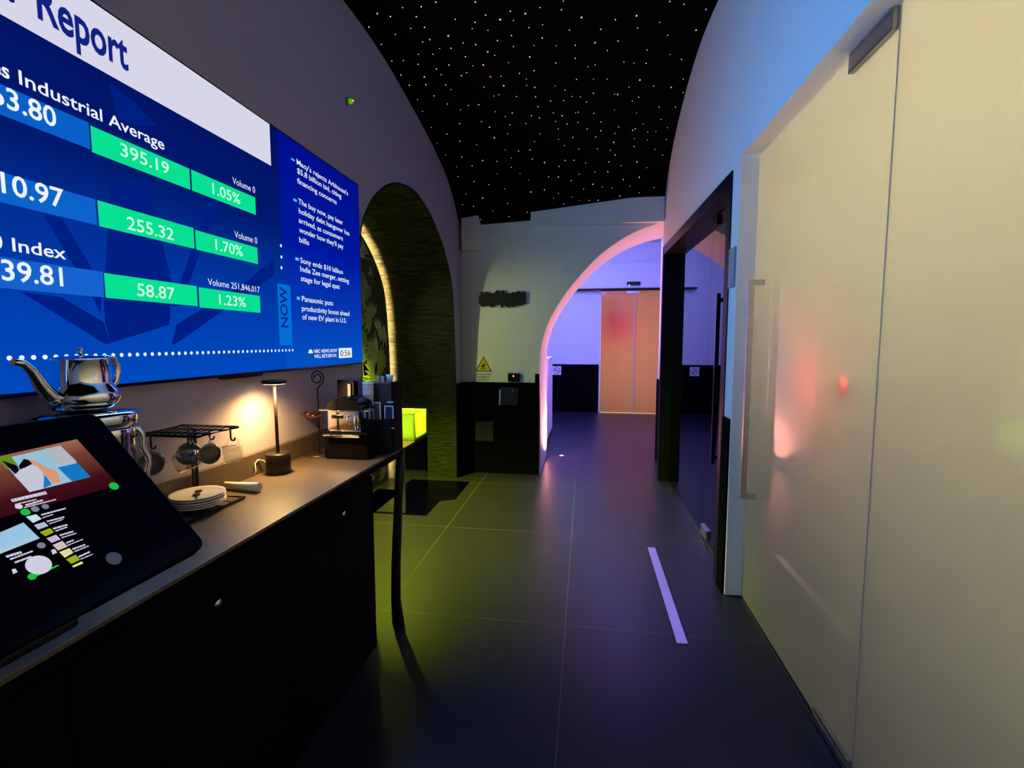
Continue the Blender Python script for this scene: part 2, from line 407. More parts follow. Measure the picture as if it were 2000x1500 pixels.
# wall behind the camera
bm = B(); box(bm, XL, 0.97, -1.6, -1.5, 0, 3.3)
struct('wall_back', bm, PAINT)

# cabin behind the frosted glass
bm = B()
box(bm, 1.75, 1.85, -1.5, 2.85, 0, 2.6); box(bm, 0.98, 1.75, 2.86, 2.90, 0, 2.6); box(bm, 0.98, 1.75, -1.5, -1.4, 0, 2.6); box(bm, 0.98, 1.85, -1.5, 2.9, 2.6, 2.68)
struct('wall_cabin', bm, CREAM)
bm = B(); box(bm, 1.735, 1.749, -1.4, 2.85, 0, 1.10); box(bm, 0.98, 1.735, 2.845, 2.859, 0, 1.10)
struct('baseboard_cabin', bm, WAINS)
# unlit room behind the smoked glass
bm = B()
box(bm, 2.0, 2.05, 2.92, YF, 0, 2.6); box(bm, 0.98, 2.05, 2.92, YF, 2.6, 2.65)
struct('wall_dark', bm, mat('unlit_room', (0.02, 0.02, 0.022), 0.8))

# reception beyond the arch
bm = B(); box(bm, -2.6, 2.2, YR, YR + 0.12, 2.40, 3.3); box(bm, -2.6, 0.30, YR, YR + 0.12, 0, 2.40); box(bm, 1.62, 2.2, YR, YR + 0.12, 0, 2.40)
struct('wall_reception', bm, PAINT_IN)
bm = B(); box(bm, -2.7, -2.6, YB, YR + 0.12, 0, 3.3); struct('wall_reception_left', bm, PAINT_IN)
bm = B(); box(bm, 2.2, 2.3, YB, YR + 0.12, 0, 3.3); struct('wall_reception_right', bm, PAINT_IN)
bm = B(); box(bm, -2.7, 2.3, YB, YR + 0.12, 3.3, 3.38); struct('ceiling_reception', bm, PAINT_IN)
bm = B(); box(bm, -2.6, 0.27, YR - 0.02, YR - 0.001, 0, 0.955); box(bm, 1.64, 2.2, YR - 0.02, YR - 0.001, 0, 0.955)
struct('baseboard_reception', bm, WAINS)
bm = B(); box(bm, -0.53, 2.2, YR - 0.16, YR - 0.001, 2.43, 2.90); box(bm, -0.53, 2.2, YR - 0.17, YR - 0.16, 2.44, 2.56)
struct('trim_6', bm, PAINT_IN)
bm = B(); box(bm, -0.53, 2.2, YR - 0.175, YR - 0.02, 2.405, 2.43)
struct('trim_7', bm, BLKMAT)
bm = B(); box(bm, -1.0, 3.0, 11.2, 11.3, 0, 2.9); box(bm, -0.6, -0.5, YR + 0.12, 11.2, 0, 2.9); box(bm, 2.4, 2.5, YR + 0.12, 11.2, 0, 2.9); box(bm, -0.6, 2.5, YR + 0.12, 11.3, 2.9, 2.98)
struct('wall_vestibule', bm, mat('vestibule_paint', (0.75, 0.60, 0.50), 0.8))

# ================================================================== SLIDING DOOR (reception)
r = thing('sliding_door', 'pair of backlit frosted sliding door leaves at end of violet reception', 'door', (0.95, YR - 0.05, 0))
for i, (a, b) in enumerate(((0.30, 0.957), (0.940, 1.62))):
    bm = B(); box(bm, a, b, YR - 0.05 - 0.012 * i, YR - 0.04 - 0.012 * i, 0.012, 2.39)
    o = obj('door_leaf', bm, FROSTD, r)
    bm = B(); box(bm, (b - 0.012) if i == 0 else a, b if i == 0 else a + 0.012, YR - 0.056 - 0.012 * i, YR - 0.038 - 0.012 * i, 0.012, 2.36)
    obj('edge_strip', bm, mat('pale_edge', (0.75, 0.70, 0.70), 0.4), o)
bm = B(); box(bm, 0.78, 1.02, YR - 0.085, YR - 0.03, 2.335, 2.385); obj('clamp', bm, STEEL, r)
bm = B(); box(bm, 0.30, 1.62, YR - 0.09, YR - 0.02, 2.392, 2.404); obj('track', bm, BLKMAT, r)
# red panel glowing through the leaf
r = thing('wall_panel', 'red glowing panel blurred behind left leaf of frosted sliding door', 'sign', (0.68, YR + 0.10, 1.75))
bm = B(); box(bm, 0.42, 0.90, YR + 0.30, YR + 0.32, 1.40, 1.98, bev=0.004); obj('housing', bm, BLKMAT, r)
bm = B(); box(bm, 0.44, 0.88, YR + 0.295, YR + 0.299, 1.42, 1.96); obj('face', bm, emit('red_face', (1.0, 0.03, 0.03), 3.5, True), r)
bm = B(); box(bm, 0.60, 0.72, YR + 0.32, 11.2, 1.70, 1.80); obj('bracket', bm, BLKMAT, r)

# door sensor
r = thing('door_sensor', 'small black motion sensor above the frosted sliding door', 'sensor', (0.9, YR - 0.17, 2.50))
bm = B(); box(bm, 0.77, 1.02, YR - 0.215, YR - 0.17, 2.475, 2.545, bev=0.006); obj('housing', bm, BLKGLS, r)
bm = B(); lathe(bm, [(0, -0.012), (0.013, -0.008), (0.014, 0)], (0.815, YR - 0.216, 2.475), 12, axis='y'); tag(obj('indicator_light', bm, emit('green_led', (0.1, 1.0, 0.55), 3.0), r), 'green light')

# no smoking sign
r = thing('no_smoking_sign', 'square no smoking sign on black wainscot beyond the arch', 'sign', (-0.56, YR - 0.021, 0.74))
bm = B(); box(bm, -0.648, -0.472, YR - 0.025, YR - 0.0205, 0.741, 0.916); obj('plate', bm, PAPER, r)
bm = B(); c = Vector((-0.56, YR - 0.0265, 0.828))
def ring2d(bm, c, r0, r1, ex, ey, n=36, mi=0):
    ex, ey = Vector(ex), Vector(ey)
    a = [bm.verts.new(c + ex * r0 * math.cos(2 * PI * k / n) + ey * r0 * math.sin(2 * PI * k / n)) for k in range(n)]
    b = [bm.verts.new(c + ex * r1 * math.cos(2 * PI * k / n) + ey * r1 * math.sin(2 * PI * k / n)) for k in range(n)]
    for k in range(n): bm.faces.new((a[k], a[(k + 1) % n], b[(k + 1) % n], b[k])).material_index = mi
ring2d(bm, c, 0.056, 0.069, (1, 0, 0), (0, 0, 1))
d = Vector((0.04, 0, -0.04)); nn = Vector((0.005, 0, 0.005))
poly(bm, [c - d - nn, c - d + nn, c + d + nn, c + d - nn])
poly(bm, [c + Vector((-0.04, 0, -0.006)), c + Vector((0.03, 0, -0.006)), c + Vector((0.03, 0, 0.006)), c + Vector((-0.04, 0, 0.006))])
obj('symbol', bm, mat('sign_violet', (0.18, 0.08, 0.25), 0.6), r)

# reception desk seen edge on through the arch
r = thing('reception_desk', 'white reception desk end standing just inside the pink lit arch', 'desk', (-0.9, 6.9, 0))
bm = B(); box(bm, -0.56, -0.50, 6.02, 7.62, 0.06, 1.15, bev=0.004); box(bm, -1.15, -0.56, 6.02, 6.06, 0.06, 1.15); box(bm, -1.15, -0.56, 7.58, 7.62, 0.06, 1.15); obj('panel', bm, PAINT_IN, r)
bm = B(); box(bm, -1.2, -0.495, 6.0, 7.64, 1.15, 1.175, bev=0.004); obj('desk_top', bm, PAINT_IN, r)
bm = B(); box(bm, -1.15, -0.515, 6.03, 7.61, 0.0, 0.06); obj('plinth', bm, BLKMAT, r)

# in-ground uplight at the arch
LX, LY = -0.27, 5.93
r = thing('floor_light', 'small glowing round uplight set in the floor under the arch', 'light', (LX, LY, 0))
bm = B(); lathe(bm, [(0.024, 0.0005), (0.036, 0.0005), (0.036, 0.006), (0.026, 0.008), (0.024, 0.004)], (LX, LY, 0), 28); obj('rim', bm, STEEL, r)
bm = B(); lathe(bm, [(0, 0.009), (0.012, 0.008), (0.0245, 0.003)], (LX, LY, 0), 24); obj('lens', bm, emit('warm_lens', (1.0, 0.62, 0.25), 14.0), r)
spot_light('uplight_beam', (LX, LY - 0.02, 0.03), (-0.52, 5.55, 1.5), 200.0, (1.0, 0.33, 0.25), 118, 0.6, 0.015)

# ================================================================== NICHE
# wallpaper panel standing off the back wall, lit from behind
XW = -1.975
bm = B(); cyw, k_ = 3.745, 0.0
def inset_arch(d):
    out = []
    for y, z in ARCHS:
        s = 1 - d / 1.055
        out.append((cyw + (y - cyw) * s, 0.0 if z < 0.001 else (z - d if z > 1.5 else z)))
    return out
WP = inset_arch(0.055)
prism(bm, [(XW, y, z) for y, z in WP], (-0.018, 0, 0))
bmesh.ops.triangulate(bm, faces=[f for f in bm.faces if len(f.verts) > 4])
def inside(y, z):
    if z < 0.03: return False
    c_ = False; j = len(WP) - 1
    for i in range(len(WP)):
        yi, zi = WP[i]; yj, zj = WP[j]
        if (zi > z) != (zj > z) and y < (yj - yi) * (z - zi) / (zj - zi) + yi: c_ = not c_
        j = i
    return c_
def fan_leaf(bm, y, z, R, a0, spread, nb, mi, lay):
    x = XW + 0.0004 + lay * 0.00025
    for k in range(nb):
        a = a0 + spread * ((k + 0.5) / nb - 0.5); rr = R * (0.82 + 0.25 * math.cos((k / nb - 0.5) * 2.2)) * random.uniform(0.92, 1.05)
        wd = rr * spread / nb * 0.36
        dr = Vector((0, math.cos(a), math.sin(a))); pr = Vector((0, -math.sin(a), math.cos(a)))
        p = Vector((x, y, z)); pts = [p + dr * rr * 0.06, p + dr * rr * 0.55 - pr * wd, p + dr * rr, p + dr * rr * 0.55 + pr * wd]
        if all(inside(q.y, q.z) for q in pts): poly(bm, pts, mi)
def round_leaf(bm, y, z, R, a0, mi, lay):
    x = XW + 0.0004 + lay * 0.00025
    pts = []
    for k in range(22):
        t = 2 * PI * k / 22; rr = R * (0.62 + 0.38 * abs(math.cos(t / 2)) ** 0.7)
        pts.append(Vector((x, y + rr * math.cos(t + a0), z + rr * math.sin(t + a0))))
    if all(inside(q.y, q.z) for q in pts):
        poly(bm, pts, mi)
        for s in range(-3, 4):
            a = a0 + s * 0.28; d_ = Vector((0, math.cos(a), math.sin(a))); pr = Vector((0, -d_.z, d_.y)) * 0.004; o_ = Vector((x + 0.0001, y, z))
            poly(bm, [o_ - d_ * R * 0.4, o_ + d_ * R * 0.55 - pr, o_ + d_ * R * 0.60, o_ + d_ * R * 0.55 + pr], 1)
lay = 0
for k in range(230):
    y = random.uniform(2.75, 4.78); z = random.uniform(0.1, 2.5); lay = (k % 14)
    if not inside(y, z): continue
    if random.random() < 0.75: fan_leaf(bm, y, z, random.uniform(0.14, 0.30), random.uniform(0, 2 * PI), random.uniform(1.8, 3.6), random.randint(9, 15), random.choice((1, 1, 2, 3, 3)), lay)
    else: round_leaf(bm, y, z, random.uniform(0.10, 0.17), random.uniform(0, 2 * PI), random.choice((2, 4)), lay)
WPM = [mat('wallpaper_ground', (0.035, 0.045, 0.03), 0.8, spec=0.1), mat('leaf_pale', (0.42, 0.42, 0.24), 0.8, spec=0.1), mat('leaf_mid', (0.16, 0.20, 0.10), 0.8, spec=0.1), mat('leaf_olive', (0.28, 0.29, 0.15), 0.8, spec=0.1), mat('leaf_dark', (0.05, 0.07, 0.04), 0.8, spec=0.1)]
o = obj('wallpaper_panel', bm, WPM)
tag(o, 'arched tropical leaf wallpaper panel in niche right of television', 'wall panel')
# warm strip hidden behind the panel edge
strip = [(XW - 0.045, y, z) for y, z in inset_arch(0.075)]
bm = B(); tube(bm, strip, 0.006, 8)
o = obj('light_strip', bm, emit('warm_strip', (1.0, 0.57, 0.22), 900.0, True))
tag(o, 'warm light strip running round edge of the leaf wallpaper panel', 'light strip')

# small yellow-green spotlight on the niche back
SL = Vector((-1.86, 3.74, 1.88))
r = thing('wall_spotlight', 'small black spotlight throwing yellow green light from leaf wallpaper', 'light', (XW, SL.y, SL.z))
bm = B(); lathe(bm, [(0, 0), (0.03, 0), (0.03, 0.012), (0, 0.012)], (XW + 0.005, SL.y, SL.z + 0.01), 20, axis='x'); obj('base', bm, BLKMET, r)
bm = B(); tube(bm, [(XW + 0.012, SL.y, SL.z + 0.01), (XW + 0.05, SL.y, SL.z + 0.012)], 0.007, 8); obj('arm', bm, BLKMET, r)
bm = B(); tube(bm, [(XW + 0.045, SL.y, SL.z + 0.045), (XW + 0.10, SL.y - 0.005, SL.z - 0.02)], 0.024, 18); obj('head', bm, BLKMET, r)
gl = Vector((XW + 0.118, SL.y - 0.007, SL.z - 0.042))
spot_light('green_beam', gl, gl + Vector((0.8, 0.30, -1.6)), 1150.0, (0.60, 0.72, 0.03), 104, 0.8, 0.012)
bm = B(); box(bm, gl.x - 0.035, gl.x + 0.048, gl.y + 0.034, gl.y + 0.037, gl.z - 0.050, gl.z + 0.06); obj('beam_blocker', bm, BLKMET, r)  # unseen plate, added to keep the beam off the far wall
spot_light('green_spill', gl + Vector((0, 0.055, 0.0)), gl + Vector((1.06, 1.15, -0.62)), 33.0, (0.72, 0.80, 0.30), 84, 0.9, 0.02)
point_light('green_glow', gl + Vector((0.02, 0.0, 0.03)), 1.3, (0.70, 0.72, 0.20), 0.03)

# low plinth with the glass tank
r = thing('niche_plinth', 'low mirror polished plinth with dark top standing in the green lit niche', 'plinth', (-1.68, 3.99, 0))
bm = B(); box(bm, -1.95, -1.435, 3.70, 4.28, 0.0, 0.535, bev=0.004); obj('body', bm, mat('plinth_mirror', (0.80, 0.78, 0.75), 0.06, metal=1.0), r)
bm = B(); box(bm, -1.955, -1.432, 3.695, 4.285, 0.535, 0.552, bev=0.003); obj('plinth_top', bm, BROWN, r)
r = thing('glass_tank', 'glass tank glowing yellow green on the low niche plinth', 'tank', (-1.55, 4.10, 0.552))
tx0, tx1, ty0, ty1, tz0, tz1, tt = -1.80, -1.44, 3.95, 4.27, 0.5525, 0.785, 0.006
bm = B(); box(bm, tx0, tx1, ty0, ty1, tz0, tz0 + tt); box(bm, tx0, tx1, ty0, ty0 + tt, tz0 + tt, tz1); box(bm, tx0, tx1, ty1 - tt, ty1, tz0 + tt, tz1)
box(bm, tx0, tx0 + tt, ty0 + tt, ty1 - tt, tz0 + tt, tz1); box(bm, tx1 - tt, tx1, ty0 + tt, ty1 - tt, tz0 + tt, tz1); obj('glass_wall', bm, TANKG, r)
bm = B(); tube(bm, [(tx0, ty0, tz1), (tx1, ty0, tz1), (tx1, ty1, tz1), (tx0, ty1, tz1)], 0.003, 6, closed=True); tube(bm, [(tx1, ty1, tz0 + 0.004), (tx1, ty1, tz1)], 0.003, 6); obj('rim', bm, mat('tank_edge', (0.75, 0.85, 0.35), 0.3), r)
bm = B(); box(bm, tx0 + 0.01, tx1 - 0.01, ty0 + 0.01, ty1 - 0.01, tz0 + 0.008, tz0 + 0.03); obj('salt_bed', bm, mat('pale_salt', (0.80, 0.86, 0.45), 0.7, noise=0.15, nscale=14), r)
point_light('tank_glow', ((tx0 + tx1) / 2, (ty0 + ty1) / 2, tz0 + 0.07), 0.8, (0.62, 0.80, 0.08), 0.03)

# ================================================================== TELEVISION
XS = -1.245
TY0, TY1, TZ0, TZ1 = 0.80, 2.606, 1.277, 2.264
r = thing('television', 'large wall television showing a stock market report', 'television', (XS, 1.70, TZ0))
bm = B(); box(bm, XL + 0.006, XS - 0.001, TY0, TY1, TZ0, TZ1, bev=0.004); box(bm, XL + 0.006, XS - 0.012, 1.55, 1.75, TZ0 - 0.010, TZ0, bev=0.003); obj('frame', bm, BLKGLS, r)
def SP(u, v, lay=0): p = at(u, v, 0, XS); p.x = XS + 0.0006 * lay; return p
def zline(u, v): return at(u, v, 0, XS).z
bgm = emit_ramp('screen_blue', 2, TZ0, TZ1, [(0, (0, 74, 190)), (0.28, (0, 58, 168)), (0.6, (2, 26, 112)), (1, (2, 14, 92))])
bm = B(); box(bm, XS - 0.001, XS, TY0 + 0.006, TY1 - 0.008, TZ0 + 0.010, TZ1 - 0.007)
scr = obj('screen', bm, bgm, r)
SCY0 = TY0 + 0.006
def quad(bm, pts, lay, mi=0): poly(bm, [SP(u, v, lay) for u, v in pts], mi)
def rect(bm, y0, y1, z0, z1, lay, mi=0):
    x = XS + 0.0006 * lay; poly(bm, [(x, y0, z0), (x, y1, z0), (x, y1, z1), (x, y0, z1)], mi)
def pxrect(bm, tl, br, lay, mi=0):
    a, b = at(*tl, 0, XS), at(*br, 0, XS); rect(bm, a.y, b.y, b.z, a.z, lay, mi)
E_W = emit('screen_white', lin((214, 214, 232)), 1.0)
E_TXT = emit('screen_text', lin((238, 244, 255)), 1.0)
NAVY = emit('screen_navy', lin((1, 30, 130)), 1.0)
for pl in ([(40, 570), (119, 580), (202, 629), (216, 672), (205, 672)], [(536, 505), (536, 537), (342, 672), (335, 672), (344, 634), (479, 552)],
           [(216, 350), (288, 350), (335, 552), (331, 634), (216, 670), (205, 631), (202, 580)], [(407, 392), (427, 396), (352, 598), (335, 600)],
           [(85, 420), (120, 425), (200, 560), (196, 612), (176, 572)], [(212, 160), (262, 200), (306, 245), (278, 248), (230, 232)]):
    bm = B(); quad(bm, pl, 1); obj('background_shape', bm, NAVY, scr)
#('screen_navy', lin((1, 30, 130)), 1.0), scr)
yR = at(555, 600, 0, XS).y
bm = B(); rect(bm, yR, TY1 - 0.008, TZ0 + 0.010, TZ1 - 0.007, 1)
obj('side_panel', bm, emit_ramp('screen_side', 2, TZ0, TZ1, [(0, (0, 84, 196)), (0.25, (6, 58, 180)), (0.55, (0, 24, 158)), (1, (0, 14, 140))]), scr)
ban_y1 = at(529, 324, 0, XS).y; ban_z0 = zline(529, 324)
bm = B(); rect(bm, SCY0, ban_y1, ban_z0, TZ1 - 0.007, 2); obj('banner', bm, E_W, scr)
EY, EZ = (0, 1, 0), (0, 0, 1)
def line(bm, body, pl, pr, caph_px, lay=4, bold=0.0, full=None, mi=0):
    """text whose visible part runs from pixel pl to pr on the baseline"""
    a, b = at(*pl, 0, XS), at(*pr, 0, XS); z = (a.z + b.z) / 2
    cap = (at(pl[0], pl[1] - caph_px, 0, XS).z - a.z)
    text_bm(bm, body, (XS + 0.0006 * lay, a.y, z), EY, EZ, b.y - a.y, cap, bold, mi)
bm = B()
a, b = at(72, 34, 0, XS), at(250, 137, 0, XS); wR = b.y - a.y; capR = 0.118
zb = ban_z0 + 0.040
text_bm(bm, 'Report', (XS + 0.0024, a.y, zb), EY, EZ, wR, 0.088, 0.022)
INKB = emit('screen_ink', lin((16, 34, 128)), 1.0); obj('banner_text', bm, INKB, scr); bm = B()
text_bm(bm, 'Market', (XS + 0.0024, a.y - 0.045, zb), EY, EZ, wR * 0.86, 0.088, 0.012, align='r')
obj('banner_text', bm, INKB, scr)
bm = B()
line(bm, 'Industrial Average', (36, 164), (320, 293), 27, bold=0.011)
p = at(36, 164, 0, XS); q = at(320, 293, 0, XS)
text_bm(bm, 'Jones', (XS + 0.0024, p.y - 0.018, (p.z + q.z) / 2), EY, EZ, 0.092, 0.031, 0.02, align='r')
obj('index_heading', bm, E_TXT, scr); bm = B()
line(bm, 'Index', (23, 490), (128, 507), 26, bold=0.011)
p = at(23, 490, 0, XS); text_bm(bm, 'S&P 500', (XS + 0.0024, p.y - 0.018, at(75, 498, 0, XS).z), EY, EZ, 0.135, 0.031, 0.02, align='r')
obj('index_heading', bm, E_TXT, scr)
BARM = emit_ramp('bar_blue', 2, TZ0, TZ1, [(0, (30, 100, 214)), (0.5, (10, 98, 202)), (1, (0, 90, 190))])
for tl, tr, br in (((0, 168), (175, 241), (176, 292)), ((0, 351), (187, 390), (189, 440)), ((0, 503), (201, 531), (203, 581))):
    b0 = at(*br, 0, XS); t0 = at(*tr, 0, XS); bm = B(); rect(bm, SCY0, b0.y, b0.z, t0.z, 2); obj('value_bar', bm, BARM, scr)
for body, pr, hpx, vis, frm in (('37,863.80', (109, 250), 33, '63.80', 0), ('15,310.97', (124, 407), 32, '10.97', 0), ('4,839.81', (122, 559), 33, '39.81', 0)):
    b0 = at(*pr, 0, XS); cap = 0.044; L = b0.y - at(2, pr[1], 0, XS).y
    bm = B(); text_bm(bm, body, (XS + 0.003, b0.y, b0.z), EY, EZ, 0.235 if body[2] == ',' else 0.205, cap, 0.014, align='r'); obj('index_value', bm, E_TXT, scr)
GRM = emit('screen_green', lin((8, 224, 146)), 1.0)
GR = (((175, 245), (371, 371)), ((372, 331), (499, 420)), ((189, 391), (379, 486)), ((380, 449), (503, 516)), ((202, 533), (385, 598)), ((387, 561), (508, 611)))
for tl, br in GR: bm = B(); pxrect(bm, tl, br, 3); obj('change_panel', bm, GRM, scr)
PGR = emit('screen_pale_green', lin((205, 255, 232)), 1.0)
for body, pl, pr, h_ in (('395.19', (234, 303), (329, 342), 25), ('1.05%', (414, 379), (468, 399), 21), ('255.32', (247, 449), (338, 468), 25), ('1.70%', (420, 489), (473, 500), 21), ('58.87', (267, 579), (340, 584), 25), ('1.23%', (427, 595), (479, 599), 20)):
    bm = B(); line(bm, body, pl, pr, h_, 5, 0.008); obj('change_value', bm, PGR, scr)
for body, pl, pr, h_ in (('Volume 0', (453, 360), (497, 376), 13), ('Volume 0', (457, 465), (501, 475), 13), ('Volume 251,846,017', (405, 557), (506, 571), 13)):
    bm = B(); line(bm, body, pl, pr, h_, 5); obj('volume_text', bm, E_TXT, scr)
bm = B(); pxrect(bm, (541, 553), (571, 674), 2); obj('channel_tab', bm, emit('screen_azure', lin((0, 112, 214)), 1.0), scr)
bm = B(); a, b = at(562, 640, 0, XS), at(562, 562, 0, XS); c = at(547, 600, 0, XS)
text_bm(bm, 'NOW', (XS + 0.0018, a.y, a.z), EZ, (0, -1, 0), b.z - a.z, a.y - c.y, 0.025); obj('channel_text', bm, emit('screen_ink2', lin((6, 44, 150)), 1.0), scr)
bm = B()
def dot(bm, p, rr, lay=3, n=14):
    bm.faces.new([bm.verts.new((XS + 0.0006 * lay, p.y + rr * math.cos(2 * PI * k / n), p.z + rr * math.sin(2 * PI * k / n))) for k in range(n)])
a, b = at(220, 692, 0, XS), at(571, 685, 0, XS); zd = (a.z + b.z) / 2; st = (b.y - a.y) / 34
k = 0
while b.y - k * st > SCY0 + 0.02: dot(bm, Vector((0, b.y - k * st, zd)), 0.0055); k += 1
obj('dot_row', bm, E_TXT, scr)
for u, v in ((548, 480), (549, 502), (549, 523)): bm = B(); dot(bm, at(u, v, 0, XS), 0.0065); obj('screen_dot', bm, E_TXT, scr)
BLM = emit('screen_cyan', lin((90, 190, 250)), 1.0)
for tl, br in (((568, 308), (575, 316)), ((572, 387), (579, 395)), ((576, 502), (583, 510)), ((579, 579), (585, 586))): bm = B(); pxrect(bm, tl, br, 3); obj('bullet', bm, BLM, scr)
NEWS = (("Macy's rejects Arkhouse's", (579, 322), (679, 381)), ('$5.8 billion bid, citing', (580, 340), (666, 386)), ('financing concerns', (580, 358), (657, 399)),
        ('The buy now, pay later', (582, 398), (669, 439)), ('holiday debt hangover has', (583, 417), (682, 460)), ('arrived, as consumers', (583, 436), (669, 469)), ("wonder how they'll pay", (584, 455), (670, 485)), ('bills', (584, 473), (603, 479)),
        ('Sony ends $10 billion', (586, 513), (669, 536)), ('India Zee merger, setting', (586, 531), (681, 552)), ('stage for legal spat', (587, 549), (663, 564)),
        ('Panasonic puts', (589, 588), (650, 597)), ('productivity boost ahead', (589, 607), (682, 617)), ('of new EV plant in U.S.', (590, 623), (676, 631)))
for grp in (NEWS[:3], NEWS[3:8], NEWS[8:11], NEWS[11:]):
    bm = B()
    for body, pl, pr in grp: line(bm, body, pl, pr, 10.5, 3, 0.010)
    obj('news_text', bm, E_TXT, scr)
bm = B(); line(bm, 'NBC NEWS NOW', (613, 689), (658, 688), 7, 3, 0.015); line(bm, 'WILL RETURN IN:', (613, 699), (657, 697.5), 7, 3, 0.015)
pc = at(606, 690, 0, XS)
for k in range(6):
    a = PI * (0.08 + 0.84 * k / 5); d_ = Vector((0, math.cos(a), math.sin(a))); pr_ = Vector((0, -d_.z, d_.y)) * 0.0042; pc.x = XS + 0.0018
    poly(bm, [pc, pc + d_ * 0.016 - pr_, pc + d_ * 0.020, pc + d_ * 0.016 + pr_])
obj('caption_text', bm, E_TXT, scr)
bm = B(); pxrect(bm, (661, 680), (687, 698), 2); obj('timer_box', bm, E_TXT, scr)
bm = B(); line(bm, '0:56', (664, 695.5), (684, 695), 12, 3, 0.012); obj('timer_text', bm, emit('screen_grey', lin((90, 96, 110)), 1.0), scr)

# ================================================================== COUNTER
CX0, CX1, CY1, CZ = XL + 0.002, -0.885, 2.262, 0.88
r = thing('refreshment_counter', 'long dark refreshment counter below the television', 'counter', (-1.1, 1.0, 0))
bm = B(); box(bm, CX0, CX1, -0.9, CY1, CZ - 0.010, CZ, bev=0.002); obj('countertop', bm, COUNTER, r)
bm = B(); box(bm, CX0, CX1 - 0.001, -0.9, CY1 - 0.001, CZ - 0.036, CZ - 0.0105); obj('edge_band', bm, CABIN, r)
bm = B(); box(bm, CX0, CX0 + 0.022, -0.9, 2.262, CZ + 0.0005, 0.965, bev=0.002); obj('splashback', bm, COUNTER, r)
bm = B(); box(bm, CX0, CX1 - 0.02, -0.9, 1.925, 0.07, CZ - 0.036); box(bm, CX0, CX1 - 0.06, -0.9, 1.925, 0.0, 0.07); obj('cabinet_body', bm, CABIN, r)
for i in range(4):
    y0 = 1.92 - 0.62 * (i + 1); bm = B(); box(bm, CX1 - 0.019, CX1 - 0.002, y0 + 0.003, y0 + 0.617, 0.075, CZ - 0.045, bev=0.002)
    d_ = obj('door', bm, CABIN, r)
    bm = B(); lathe(bm, [(0.005, 0), (0.005, 0.012), (0.011, 0.016), (0.011, 0.024), (0, 0.026)], (CX1 - 0.003, y0 + 0.325, 0.772), 16, axis='x'); obj('knob', bm, CHROME, d_)
bm = B(); box(bm, CX0 + 0.3, CX1 - 0.006, 1.926, 2.205, 0.665, 0.685, bev=0.002); obj('shelf', bm, mat('matt_shelf', (0.006, 0.006, 0.005), 0.9, spec=0.0), r)
bm = B()
pts = [(-0.895, 2.245, 0.845), (-0.900, 2.238, 0.70), (-0.906, 2.225, 0.50), (-0.914, 2.215, 0.30), (-0.918, 2.215, 0.12), (-0.912, 2.222, 0.0)]
tube(bm, pts, [0.017, 0.020, 0.022, 0.023, 0.024, 0.030], 14); obj('leg', bm, BLKMET, r)
bm = B(); tube(bm, [(CX0 + 0.03, 2.24, 0.845), (CX0 + 0.03, 2.24, 0.0)], 0.018, 12); obj('leg', bm, BLKMET, r)

# ------------------------------------------------------------------ tablet kiosk
T0 = Vector((-0.767, 0.868, 0.982)); T1 = Vector((-1.012, 0.868, 1.254))
TU = (T1 - T0).normalized(); TYv = Vector((0, 1, 0)); TN = TYv.cross(TU).normalized()
if TN.x < 0: TN = -TN
TH = (T1 - T0).length; TL = 0.50
def TP(u, v, off=0.0): return plane_hit(u, v, T0, TN) + TN * off
r = thing('touchscreen_kiosk', 'black tilted touchscreen showing a music playlist at counter front', 'touchscreen', (-0.98, 0.62, CZ))
bm = B()
def rrect(c, w_, h_, rad, n=6):
    pts = []
    for sx, sy, a0 in ((1, 1, 0), (-1, 1, PI / 2), (-1, -1, PI), (1, -1, 1.5 * PI)):
        for k in range(n + 1):
            a = a0 + k / n * PI / 2
            pts.append(c + TYv * (sx * (w_ / 2 - rad) + rad * math.cos(a)) + TU * (sy * (h_ / 2 - rad) + rad * math.sin(a)))
    return pts
tc_ = T0 + TU * (TH / 2) - TYv * (TL / 2)
prism(bm, [p - TN * 0.001 for p in rrect(tc_, TL, TH, 0.022)], -TN * 0.020)
body = obj('body', bm, mat('kiosk_black', (0.003, 0.003, 0.004), 0.6, spec=0.1), r)
bm = B(); poly(bm, rrect(tc_ + TN * 0.0002, TL - 0.006, TH - 0.006, 0.019)); obj('glass_front', bm, mat('screen_glass', (0.0015, 0.0015, 0.006), 0.08, spec=0.12), r)
bm = B(); c0 = Vector((-1.03, 0.60, CZ)); box(bm, -1.16, -0.92, 0.47, 0.73, CZ + 0.0005, CZ + 0.012, bev=0.003); obj('stand_base', bm, BLKMET, r)
bm = B(); back = tc_ - TN * 0.021
tube(bm, [(-1.05, 0.60, CZ + 0.012), (-1.05, 0.61, CZ + 0.10), back - TN * 0.03 + TYv * 0.0, back], 0.014, 12); obj('stand_arm', bm, BLKMET, r)
def tq(bm, pts, off=0.0008, mi=0): poly(bm, [TP(u, v, off) for u, v in pts], mi)
disp = B()
tq(disp, [(-200, 935), (150, 858), (232, 948), (-118, 1010 + 35)], 0.0005)
dm = emit_ramp('tablet_header', 2, 1.10, 1.235, [(0, (14, 2, 20)), (0.35, (70, 16, 26)), (0.65, (120, 66, 50)), (1, (196, 130, 110))], 0.9)
obj('page_header', disp, dm, body)
def tel(col): return emit('tab_%d_%d_%d' % col, lin(col), 1.0)
bm = B()
tq(bm, [(0, 898), (115, 871), (176, 932), (57, 962)], 0.0009, 0)
tq(bm, [(88, 877), (117, 871), (150, 903), (113, 911)], 0.0012, 1)
tq(bm, [(112, 914), (151, 905), (176, 932), (140, 941)], 0.0012, 2)
tq(bm, [(-4, 897), (18, 889), (34, 909), (12, 918)], 0.0012, 3)
